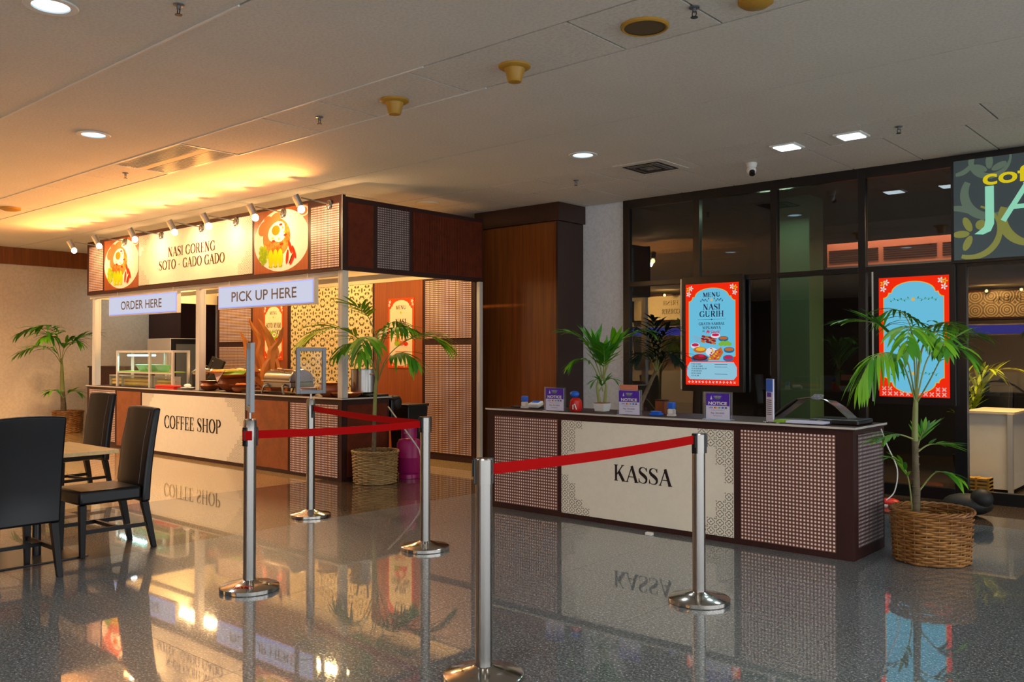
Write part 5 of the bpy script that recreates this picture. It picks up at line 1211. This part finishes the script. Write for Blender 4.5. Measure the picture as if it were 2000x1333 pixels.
for x0_, x1_, y_, lab in ((-14.95, -14.50, 6.75, 'low clear box of yellow crackers left of the display case'), (-14.38, -13.40, 6.69, 'wide clear box of yellow crackers under the green shelf'), (-13.28, -12.75, 6.69, 'clear box of yellow crackers, right one under the green shelf')):
    t = thing('cracker_box', lab, 'food box', ((x0_ + x1_) / 2, y_ + .08, ZC), group='cracker boxes on the stall counter')
    b = MB(); h_ = .165
    b.box(x0_, x1_, y_, y_ + .006, ZC, ZC + h_, 'clear').box(x0_, x1_, y_ + .16, y_ + .166, ZC, ZC + h_, 'clear').box(x0_, x0_ + .008, y_ + .006, y_ + .16, ZC, ZC + h_, 'alu').box(x1_ - .008, x1_, y_ + .006, y_ + .16, ZC, ZC + h_, 'alu').box(x0_, x1_, y_, y_ + .166, ZC + h_, ZC + h_ + .012, 'alu'); b.build('container', t)
    b = MB(); k = int((x1_ - x0_) / .055)
    for i in range(k):
        for z in (.04, .10): b.ell((x0_ + .04 + i * (x1_ - x0_ - .08) / max(1, k - 1), y_ + .083, ZC + z), .045, .06, .035, 'food_yellow', 8, 5)
    b.build('crackers', t, kind='stuff', smooth=True)
t = thing('red_tray', 'flat red plastic box at the foot of the display case', 'tray', (-12.35, 6.56, ZC))
MB().box(-12.86, -12.30, 6.50, 6.56, ZC, ZC + .03, 'red').build('base', t, bevel=.004); MB().box(-12.87, -12.29, 6.495, 6.62, ZC + .031, ZC + .06, 'red').build('lid', t, bevel=.012)
t = thing('small_dish', 'small white dish with a folded napkin right of the red box', 'dish', (-12.12, 6.6, ZC))
MB().lathe([(.06, 0), (.10, .03), (.11, .034), (.09, .032), (.05, .012), (0, .012)], 'white', (-12.12, 6.62, ZC), 24, False).build('dish', t, smooth=True); MB().ell((-12.12, 6.62, ZC + .06), .07, .05, .03, 'paper', 10, 6).build('napkin', t, smooth=True)
t = thing('rice_cooker', 'dark rice warmer with bright silver lid behind the display case', 'cooker', (-12.65, 6.99, ZC))
MB().lathe([(.17, 0), (.19, .02), (.20, .20), (.195, .22)], 'shade_black', (-12.35, 7.04, ZC), 30).build('body', t, smooth=True)
MB().lathe([(.205, .221), (.21, .25), (.17, .29), (.05, .315), (0, .32)], 'chrome2', (-12.35, 7.04, ZC), 30).build('lid', t, smooth=True)
MB().ell((-12.35, 7.04, ZC + .335), .03, .03, .02, 'black', 10, 6).tube([(-12.23, 7.04, ZC + .29), (-12.15, 7.04, ZC + .42)], .008, 'black', 6).build('knob', t)
def claypot(x, y, r_, h_, lab, fill=None, lip=1.0, grp='clay pots on the stall counter'):
    t = thing('clay_pot', lab, 'pot', (x, y, ZC), group=grp)
    MB().lathe([(r_ * .55, 0), (r_ * .85, h_ * .2), (r_, h_ * .5), (r_ * .9, h_ * .78), (r_ * .78, h_ * .86), (r_ * 1.0 * lip, h_), (r_ * .93 * lip, h_), (r_ * .7, h_ * .85), (0, h_ * .8)], 'clay', (x, y, ZC), 30, False).build('body', t, smooth=True)
    if fill: 
        b = MB()
        for k in range(14): q = k * 2.4; rr = r_ * .62 * math.sqrt(k / 14); b.ell((x + rr * math.cos(q), y + rr * math.sin(q), ZC + h_ * .98), r_ * .22, r_ * .2, r_ * .14, fill, 8, 5)
        b.build('food', t, kind='stuff', smooth=True)
    return t
claypot(-11.72, 6.72, .17, .14, 'small clay pot just right of the middle white post', None)
claypot(-11.12, 6.84, .28, .22, 'large clay pot with napkin cloth, under the banana leaf tray')
claypot(-10.66, 6.64, .16, .11, 'small clay pot of orange fritters behind the left stanchion sign', 'food_orange', 1.25)
claypot(-8.86, 6.70, .13, .17, 'glazed clay pot of yellow food just left of the corner post', 'food_yellow', 1.05)
claypot(-9.30, 6.72, .12, .10, 'small dark clay pot between the chafing dish and the corner pot')
t = thing('leaf_tray', 'wide shallow basket lined with banana leaf and foil on the big clay pot', 'tray', (-11.1, 6.84, ZC + .221))
MB().lathe([(.26, .0), (.42, .055), (.44, .06), (.41, .058), (.25, .012), (0, .01)], 'food_orange', (-11.08, 6.84, ZC + .222), 32, False).build('basket', t, smooth=True)
b = MB()
for k in range(26): q = k * 2.4; rr = .38 * math.sqrt(k / 26); b.ell((-11.08 + rr * math.cos(q), 6.84 + rr * math.sin(q), ZC + .285 + .02 * (1 - rr / .4)), .075, .06, .022, 'food_yellow', 8, 5)
b.build('food', t, kind='stuff', smooth=True)
b = MB(); b.add([(-11.2, 6.50, ZC + .29), (-10.86, 6.46, ZC + .29), (-11.0, 6.44, ZC + .14)], [(0, 1, 2)], 'cloth').add([(-11.50, 6.70, ZC + .29), (-11.30, 6.54, ZC + .29), (-11.56, 6.60, ZC + .16)], [(0, 1, 2)], 'cloth'); b.build('napkin_corner', t)
b = MB(); b.add([(-10.9, 6.50, ZC + .292), (-10.55, 6.62, ZC + .30), (-10.6, 6.60, ZC + .25), (-10.9, 6.46, ZC + .24)], [(0, 1, 2, 3)], 'banana'); b.build('banana_leaf', t)
# chafing dish
cx, cy = -9.86, 6.80
t = thing('chafing_dish', 'stainless roll top chafing dish on curved legs', 'chafing dish', (cx, cy, ZC))
b = MB(); n = 14; hw = .30; vs = []
for s_ in (-1, 1):
    for i in range(n + 1): a = math.pi * i / n; vs.append((cx + s_ * hw, cy - .19 * math.cos(a), ZC + .185 + .145 * math.sin(a)))
fs = [(i, i + 1, n + 1 + i + 1, n + 1 + i) for i in range(n)] + [tuple(range(n, -1, -1)), tuple(range(n + 1, 2 * n + 2))]
b.add(vs, fs, 'chrome2'); b.build('roll_lid', t, bevel=.012, smooth=True)
MB().box(cx - .315, cx + .315, cy - .20, cy + .20, ZC + .165, ZC + .184, 'chrome2').build('rim', t, bevel=.004)
MB().box(cx - .30, cx + .30, cy - .185, cy + .185, ZC + .085, ZC + .1645, 'chrome').build('water_pan', t, bevel=.01)
MB().tube([(cx - .06, cy - .10, ZC + .312), (cx - .05, cy - .13, ZC + .335), (cx + .05, cy - .13, ZC + .335), (cx + .06, cy - .10, ZC + .312)], .007, 'chrome2', 8).build('handle', t, smooth=True)
for sx in (-1, 1):
    for sy in (-1, 1): MB().tube([(cx + sx * .20, cy + sy * .185, ZC + .13), (cx + sx * .21, cy + sy * .235, ZC + .11), (cx + sx * .23, cy + sy * .24, ZC + .05), (cx + sx * .245, cy + sy * .235, ZC + .004)], [.014, .016, .013, .015], 'chrome2', 10).build('leg', t, smooth=True)
MB().box(cx - .26, cx + .26, cy - .15, cy + .15, ZC + .001, ZC + .012, 'black').build('bottom_shelf', t)
t = thing('counter_mat', 'thin black tray on the counter behind the left stanchion sign', 'tray', (-10.35, 6.7, ZC)); MB().box(-10.52, -10.20, 6.52, 6.95, ZC, ZC + .02, 'black').build('tray', t, bevel=.003)
# dried palm leaves arrangement
vx, vy = -10.45, 7.04
t = thing('dried_leaf_arrangement', 'tall dried orange palm leaf sheaths in a clay vase behind the chafing dish', 'dried plant', (vx, vy, ZC))
MB().lathe([(.07, 0), (.11, .06), (.10, .14), (.06, .20), (.075, .23)], 'clay', (vx, vy, ZC), 24).build('vase', t, smooth=True)
D = (Vector((vx, vy, 1.5)) - Vector((0, 0, 1.5))).dot(FW)
def blade(pts, wd, dd=0, m='dry_leaf'):
    P_ = [at(a, b_, D + dd) for a, b_ in pts]; path = [Vector(q) for q in crv([tuple(p) for p in P_], 4)]; n = len(path); vs = []
    for i, p in enumerate(path):
        q = i / (n - 1); w_ = wd * 1.35 * (math.sin(math.pi * (.15 + .83 * q)) ** .8 + .03)
        vs += [p - RT * w_ / 2, p - FW * w_ * .3, p + RT * w_ / 2, p + FW * .012]
    fs = []
    for i in range(n - 1):
        for j in range(4): fs.append((i * 4 + j, i * 4 + (j + 1) % 4, i * 4 + 4 + (j + 1) % 4, i * 4 + 4 + j))
    MB().add(vs, fs, m).build('dried_leaf', t, smooth=True)
for pts, wd, dd in (([(517, 760), (520, 720), (535, 690), (520, 650), (503, 622)], .11, 0), ([(518, 755), (512, 710), (506, 690), (510, 665), (494, 640), (486, 622)], .07, .05), ([(520, 750), (500, 725), (486, 700), (480, 670), (470, 650)], .075, .02), ([(530, 745), (530, 700), (532, 682), (545, 665), (552, 640)], .085, -.03), ([(545, 725), (538, 705), (530, 690), (530, 670)], .06, 0), ([(518, 762), (500, 745), (492, 730), (484, 716)], .05, 0), ([(520, 760), (516, 735), (520, 715), (528, 700)], .08, -.05)): blade(pts, wd, dd)
# stock pot and stove things at the corner
t = thing('gas_stove', 'low black two ring gas stove at the stall corner', 'stove', (-8.75, 6.98, ZC))
MB().box(-9.06, -8.37, 6.94, 7.24, ZC, ZC + .028, 'black').build('body', t, bevel=.006)
for x in (-8.87, -8.55):
    MB().lathe([(.09, .029), (.09, .036), (.05, .04), (.0, .04)], 'black_metal', (x, 7.09, ZC), 20).build('burner', t, smooth=True)
t = thing('stock_pot', 'tall stainless stock pot with ladles behind the corner post', 'pot', (-8.72, 7.05, ZC + .041))
z0 = ZC + .0415
PX, PY = -8.66, 7.09
MB().lathe([(.0, 0), (.155, 0), (.165, .01), (.165, .285), (.172, .29), (.172, .296), (.160, .296), (.158, .02), (0, .018)], 'chrome', (PX, PY, z0), 36, False).build('body', t, smooth=True)
for q in (-1, 1): MB().tube([(PX + q * .16, PY - .04, z0 + .23), (PX + q * .215, PY - .03, z0 + .235), (PX + q * .215, PY + .03, z0 + .235), (PX + q * .16, PY + .04, z0 + .23)], .007, 'chrome2', 8).build('handle', t, smooth=True)
for (a, b_) in (((-.05, .02, .05), (-.20, .05, .52)), ((.04, .0, .05), (.02, .05, .50))):
    tt = thing('ladle', 'dark ladle handle leaning to the %s in the stock pot' % ('left' if b_[0] < 0 else 'right'), 'ladle', (PX, PY, z0 + .05))
    MB().tube([(PX + a[0], PY + a[1], z0 + a[2]), (PX + b_[0], PY + b_[1], z0 + b_[2])], .012, 'black', 8).build('handle', tt, smooth=True); MB().ell((PX + a[0], PY + a[1], z0 + .06), .045, .045, .03, 'chrome', 12, 6).build('bowl', tt, smooth=True)
t = thing('clay_dish', 'flat terracotta dish right of the corner post', 'dish', (-8.60, 6.62, ZC))
MB().lathe([(.12, 0), (.17, .03), (.19, .055), (.175, .055), (.12, .015), (0, .012)], 'clay', (-8.56, 6.74, ZC), 28, False).build('body', t, smooth=True)
t = thing('rear_dish', 'green leaf lined dish at the back of the counter behind the corner post', 'dish', (-9.15, 7.1, ZC))
MB().lathe([(.10, 0), (.15, .08), (.16, .10), (.14, .10), (.08, .02), (0, .02)], 'clay', (-9.22, 7.10, ZC), 24, False).build('body', t, smooth=True)
b = MB()
for k in range(12): q = k * 2.4; rr = .11 * math.sqrt(k / 12); b.ell((-9.22 + rr * math.cos(q), 7.10 + rr * math.sin(q), ZC + .11), .04, .03, .03, 'p_green', 7, 5)
b.build('food', t, kind='stuff', smooth=True)
t = thing('frying_pan', 'dark frying pan with handle on the counter before the rear cane panel', 'pan', (-11.0, 7.1, ZC))
MB().lathe([(.0, .0), (.14, 0), (.18, .05), (.17, .05), (.13, .01), (0, .01)], 'black_metal', (-11.75, 7.08, ZC + .001), 28, False).build('pan', t, smooth=True); MB().tube([(-11.58, 7.08, ZC + .05), (-11.4, 7.08, ZC + .10)], .012, 'black', 8).build('handle', t)
# black bag over the counter end, bin, gas cylinder with hose
t = thing('black_bag', 'crumpled black bag hanging over the end of the stall counter', 'bag', (-8.42, 7.24, .98))
MB().box(-8.62, -8.335, 7.256, 7.30, .62, .99, 'black').ell((-8.36, 7.32, .955), .05, .10, .035, 'shade_black', 12, 8).ell((-8.345, 7.36, .90), .035, .07, .09, 'shade_black', 12, 8).build('bag', t, bevel=.01, smooth=True)
t = thing('black_bin', 'tall black bin standing behind the end of the stall counter', 'bin', (-8.5, 7.55, 0))
b = MB(); b.taper((-8.47, 7.66, 0), (-8.47, 7.66, .84), .30, .28, .36, .34, 'black'); b.build('body', t, bevel=.01); MB().box(-8.66, -8.28, 7.48, 7.84, .841, .87, 'black').build('rim', t, bevel=.004)
gx, gy = -8.00, 7.30
gx, gy = at(799, 930, 10.75).x, at(799, 930, 10.75).y
t = thing('gas_cylinder', 'magenta gas cylinder behind the stanchion with the two red belts', 'gas cylinder', (gx, gy, 0))
MB().lathe([(.125, 0), (.13, .004), (.13, .05), (.12, .06)], 'pink', (gx, gy, 0), 32).build('foot_ring', t, smooth=True)
MB().lathe([(.13, .061), (.148, .09), (.150, .25), (.152, .255), (.150, .26), (.148, .42), (.125, .465), (.07, .49), (.03, .50)], 'pink', (gx, gy, 0), 36).build('body', t, smooth=True)
b = MB(); 
for k in range(22):
    a0_ = -2.5 + k * .2; a1_ = a0_ + .2
    b.add([(gx + .095 * math.cos(q), gy + .095 * math.sin(q), z) for q, z in ((a0_, .488), (a1_, .488), (a1_, .62), (a0_, .62))] + [(gx + .088 * math.cos(q), gy + .088 * math.sin(q), z) for q, z in ((a0_, .488), (a1_, .488), (a1_, .62), (a0_, .62))], [(0, 1, 2, 3), (7, 6, 5, 4), (3, 2, 6, 7)], 'pink')
b.build('collar', t)
MB().lathe([(.022, .50), (.022, .54), (.03, .545), (.03, .57), (0, .575)], 'food_orange', (gx, gy, 0), 14).build('valve', t, smooth=True)
A = Art((gx, gy - .0965, 0)); A.sans('12-26', .015, .06, .545, .56, 'paper', .004); A.build('stencil', t)
t = thing('gas_hose', 'pale gas hose slanting down from the stove past the bin', 'hose', (-8.3, 7.4, .8))
MB().tube([at(758, 795, 10.75), at(775, 818, 10.6), at(797, 848, 10.5), at(818, 878, 10.45), at(822, 892, 10.45)], .009, 'alu', 8).build('hose', t, smooth=True)
# kitchen beyond the counter
t = thing('fridge', 'white fridge with dark glass door seen beyond the display case', 'fridge', (-16.6, 8.45, 0))
MB().box(-16.75, -15.85, 8.30, 8.95, .02, 1.81, 'white').build('body', t, bevel=.01)
MB().box(-15.849, -15.82, 8.31, 8.94, .06, 1.80, 'black').build('door', t, bevel=.004); MB().box(-15.8199, -15.816, 8.40, 8.86, .25, 1.70, 'alu_dark').build('door_glass', t)
MB().box(-16.6, -16.0, 8.35, 8.9, 0, .0199, 'black').build('foot', t)
t = thing('low_cabinet', 'waist high dark brown cabinet behind the left end of the stall', 'cabinet', (-16.6, 7.7, 0))
MB().box(-17.30, -15.80, 7.42, 7.98, .06, 1.25, 'frame').build('body', t); MB().box(-17.32, -15.78, 7.40, 8.0, 1.2505, 1.28, 'frame').build('top', t); MB().box(-17.25, -15.85, 7.47, 7.95, 0, .0599, 'black').build('plinth', t)
t = thing('till_monitor', 'dark tilted monitor and keyboard box behind the display case', 'monitor', (-13.4, 7.9, 0))
MB().box(-14.1, -12.6, 7.75, 8.15, 0, .95, 'frame').build('desk', t)
b = MB(); b.T = Matrix.Translation((-13.55, 7.9, 1.28)) @ Matrix.Rotation(R(-18), 4, 'X') @ Matrix.Rotation(R(12), 4, 'Y'); b.box(-.22, .22, -.02, .02, -.15, .16, 'black'); b.build('monitor_panel', t, bevel=.006)
MB().box(-13.3, -13.0, 7.8, 8.0, .951, 1.12, 'black').build('receipt_printer', t, bevel=.01); MB().box(-13.60, -13.50, 7.88, 7.98, .951, 1.2, 'black').build('stand', t)

# small things on the floor
t = thing('paper_box', 'tiny white carton lying on the floor before the KASSA counter', 'carton', (-3.95, 6.18, 0)); q = at(1281, 1044, 1)
MB().box(-4.02, -3.96, 6.27, 6.31, 0, .022, 'white').build('carton', t, bevel=.002)
t = thing('red_bundle', 'small red bundle on the floor behind the counter end', 'bundle', (-3.0, 9.1, 0)); MB().ell((-2.98, 9.12, .035), .10, .07, .035, 'red', 12, 6, -1).build('cloth', t, smooth=True); MB().box(-3.10, -2.86, 9.03, 9.07, 0, .012, 'paper').build('paper', t)
t = thing('black_cushion', 'crumpled black bag on the floor behind the tall palm basket', 'bag', (-2.25, 9.2, 0))
MB().ell((-2.25, 9.05, .10), .22, .16, .10, 'shade_black', 16, 8).ell((-2.12, 9.0, .17), .10, .09, .09, 'shade_black', 12, 8).build('bag', t, smooth=True); MB().box(-2.55, -2.38, 8.98, 9.10, .0, .03, 'food_yellow').build('yellow_tag', t)
t = thing('white_cable', 'white cable hanging from the right end of the KASSA counter', 'cable', (-2.33, 7.0, .9))
MB().tube(crv([(-2.335, 6.96, .93), (-2.31, 7.02, .80), (-2.25, 7.06, .62), (-2.27, 7.06, .45), (-2.32, 7.02, .38)]), .005, 'white', 6).build('cable', t, smooth=True)

# ------------------------------------------------------------------ inside the shop, seen through the right pane
t = thing('shop_counter', 'cream panelled counter with aluminium post behind the right glass pane', 'counter', (-2.7, 11, 0))
MB().box(-2.64, -2.2, 10.6, 11.4, .05, .86, 'cream').build('body', t); MB().box(-2.66, -2.17, 10.58, 11.42, .861, .885, 'offwhite').build('top', t); MB().box(-2.235, -2.185, 10.565, 10.6, 0, .86, 'alu').build('corner_post', t); MB().box(-2.6, -2.25, 10.65, 11.35, 0, .0499, 'black').build('plinth', t)
t = thing('shop_crate', 'yellow green plastic crate before the cream shop counter', 'crate', (-2.55, 10.45, 0))
b = MB()
for k in range(5): b.box(-2.62, -2.36, 10.34, 10.50, .01 + k * .038, .03 + k * .038, 'yellow_plastic')
for x in (-2.62, -2.5, -2.38): b.box(x, x + .02, 10.335, 10.505, 0, .19, 'yellow_plastic')
b.build('slats', t)
t = thing('shop_table', 'table with orange wood top inside the shop', 'table', (-2.5, 12.2, 0))
MB().box(-2.62, -1.3, 11.9, 12.6, .74, .80, 'food_orange').build('tabletop', t); MB().box(-2.62, -1.3, 11.95, 12.55, .30, .739, 'shade_black').build('skirt', t); MB().box(-2.55, -1.4, 12.0, 12.5, 0, .299, 'black').build('base', t)
for i, (x, y, lab) in enumerate(((-2.95, 12.95, 'dark chair behind the orange shop table, left one'), (-2.35, 13.05, 'dark chair behind the orange shop table, middle one'), (-1.8, 13.0, 'dark chair behind the orange shop table, right one'))):
    dup(ch, (x, y, 0), 0, lab, 'chairs inside the shop')
t = thing('shop_plant', 'bushy yellow green palm inside the shop by the glass edge', 'plant', (-3.0, 11.75, 0))
MB().lathe([(.12, 0), (.16, .28), (.15, .28)], 'black', (-2.93, 11.75, 0), 20).build('pot', t, smooth=True)
for k in range(7):
    a = k * .9; p0 = Vector((-2.93, 11.75, .28)); frond(t, [p0, p0 + Vector((.1 * math.cos(a), .08 * math.sin(a), .6)), p0 + Vector((.3 * math.cos(a), .2 * math.sin(a), 1.0)), p0 + Vector((.55 * math.cos(a), .3 * math.sin(a), 1.05 - .1 * (k % 3)))], nl=8, Ln=.3, wd=.045, start=.3, down=.5, mats=('leaf3',))

# ------------------------------------------------------------------ stalls behind the camera, seen mirrored in the glass
def rearstall(cx, cy, w_, lines, lab, wall_m, sign_m):
    t = thing('rear_stall', lab, 'stall', (cx, cy, 0)); x0, x1 = cx - w_ / 2, cx + w_ / 2
    MB().box(x0, x1, cy - .05, cy - .0005, 2.55, 3.42, 'frame').build('fascia', t)
    MB().box(x0 + .12, x1 - .12, cy, cy + .006, 2.60, 3.36, sign_m).build('sign_panel', t)
    A = Art((cx, cy + .0065, 0), (-1, 0, 0), (0, 0, 1), (0, 1, 0))
    for i, s_ in enumerate(lines): hw = .055 * len(s_); A.serif(s_, -hw, hw, 3.06 - i * .27, 3.21 - i * .27, 'ink')
    A.build('lettering', t)
    MB().box(x0 - .2, x1 + .2, cy + .02, cy + .12, 2.08, 2.40, 'alu').build('lightbox', t); MB().box(x0 - .16, x1 + .16, cy + .1205, cy + .126, 2.11, 2.37, 'e_purple').build('lightbox_face', t)
    MB().box(x0, x1, cy - 1.2, cy - 1.14, .0, 2.55, wall_m).build('back_wall', t)
    MB().box(x0, x1, cy - .7, cy - .06, 0, .98, 'cream').build('counter', t)
    for x in (x0 + .04, x1 - .04): MB().box(x - .03, x + .03, cy - .06, cy - .0, .981, 2.55, 'alu').build('post', t)
    k = int(w_ / .8)
    for i in range(k):
        x = x0 + (i + .5) * w_ / k
        MB().tube([(x, cy + .0, 3.40), (x, cy + .35, 3.42)], .01, 'alu_dark', 6).build('lamp_arm', t); MB().ell((x, cy + .38, 3.36), .045, .045, .045, 'e_warm', 12, 8).build('bulb', t, smooth=True)
rearstall(-14.6, -4.6, 3.0, ['FRESH', 'CORNER'], 'FRESH CORNER stall across the hall, seen reversed in the dark glass', 'wall_white', 'cream')
rearstall(-6.1, -9.2, 3.6, ['ITALIAN'], 'ITALIAN stall with patterned fascia across the hall, reflected in the right pane', 'wall_white', 'fanpat')
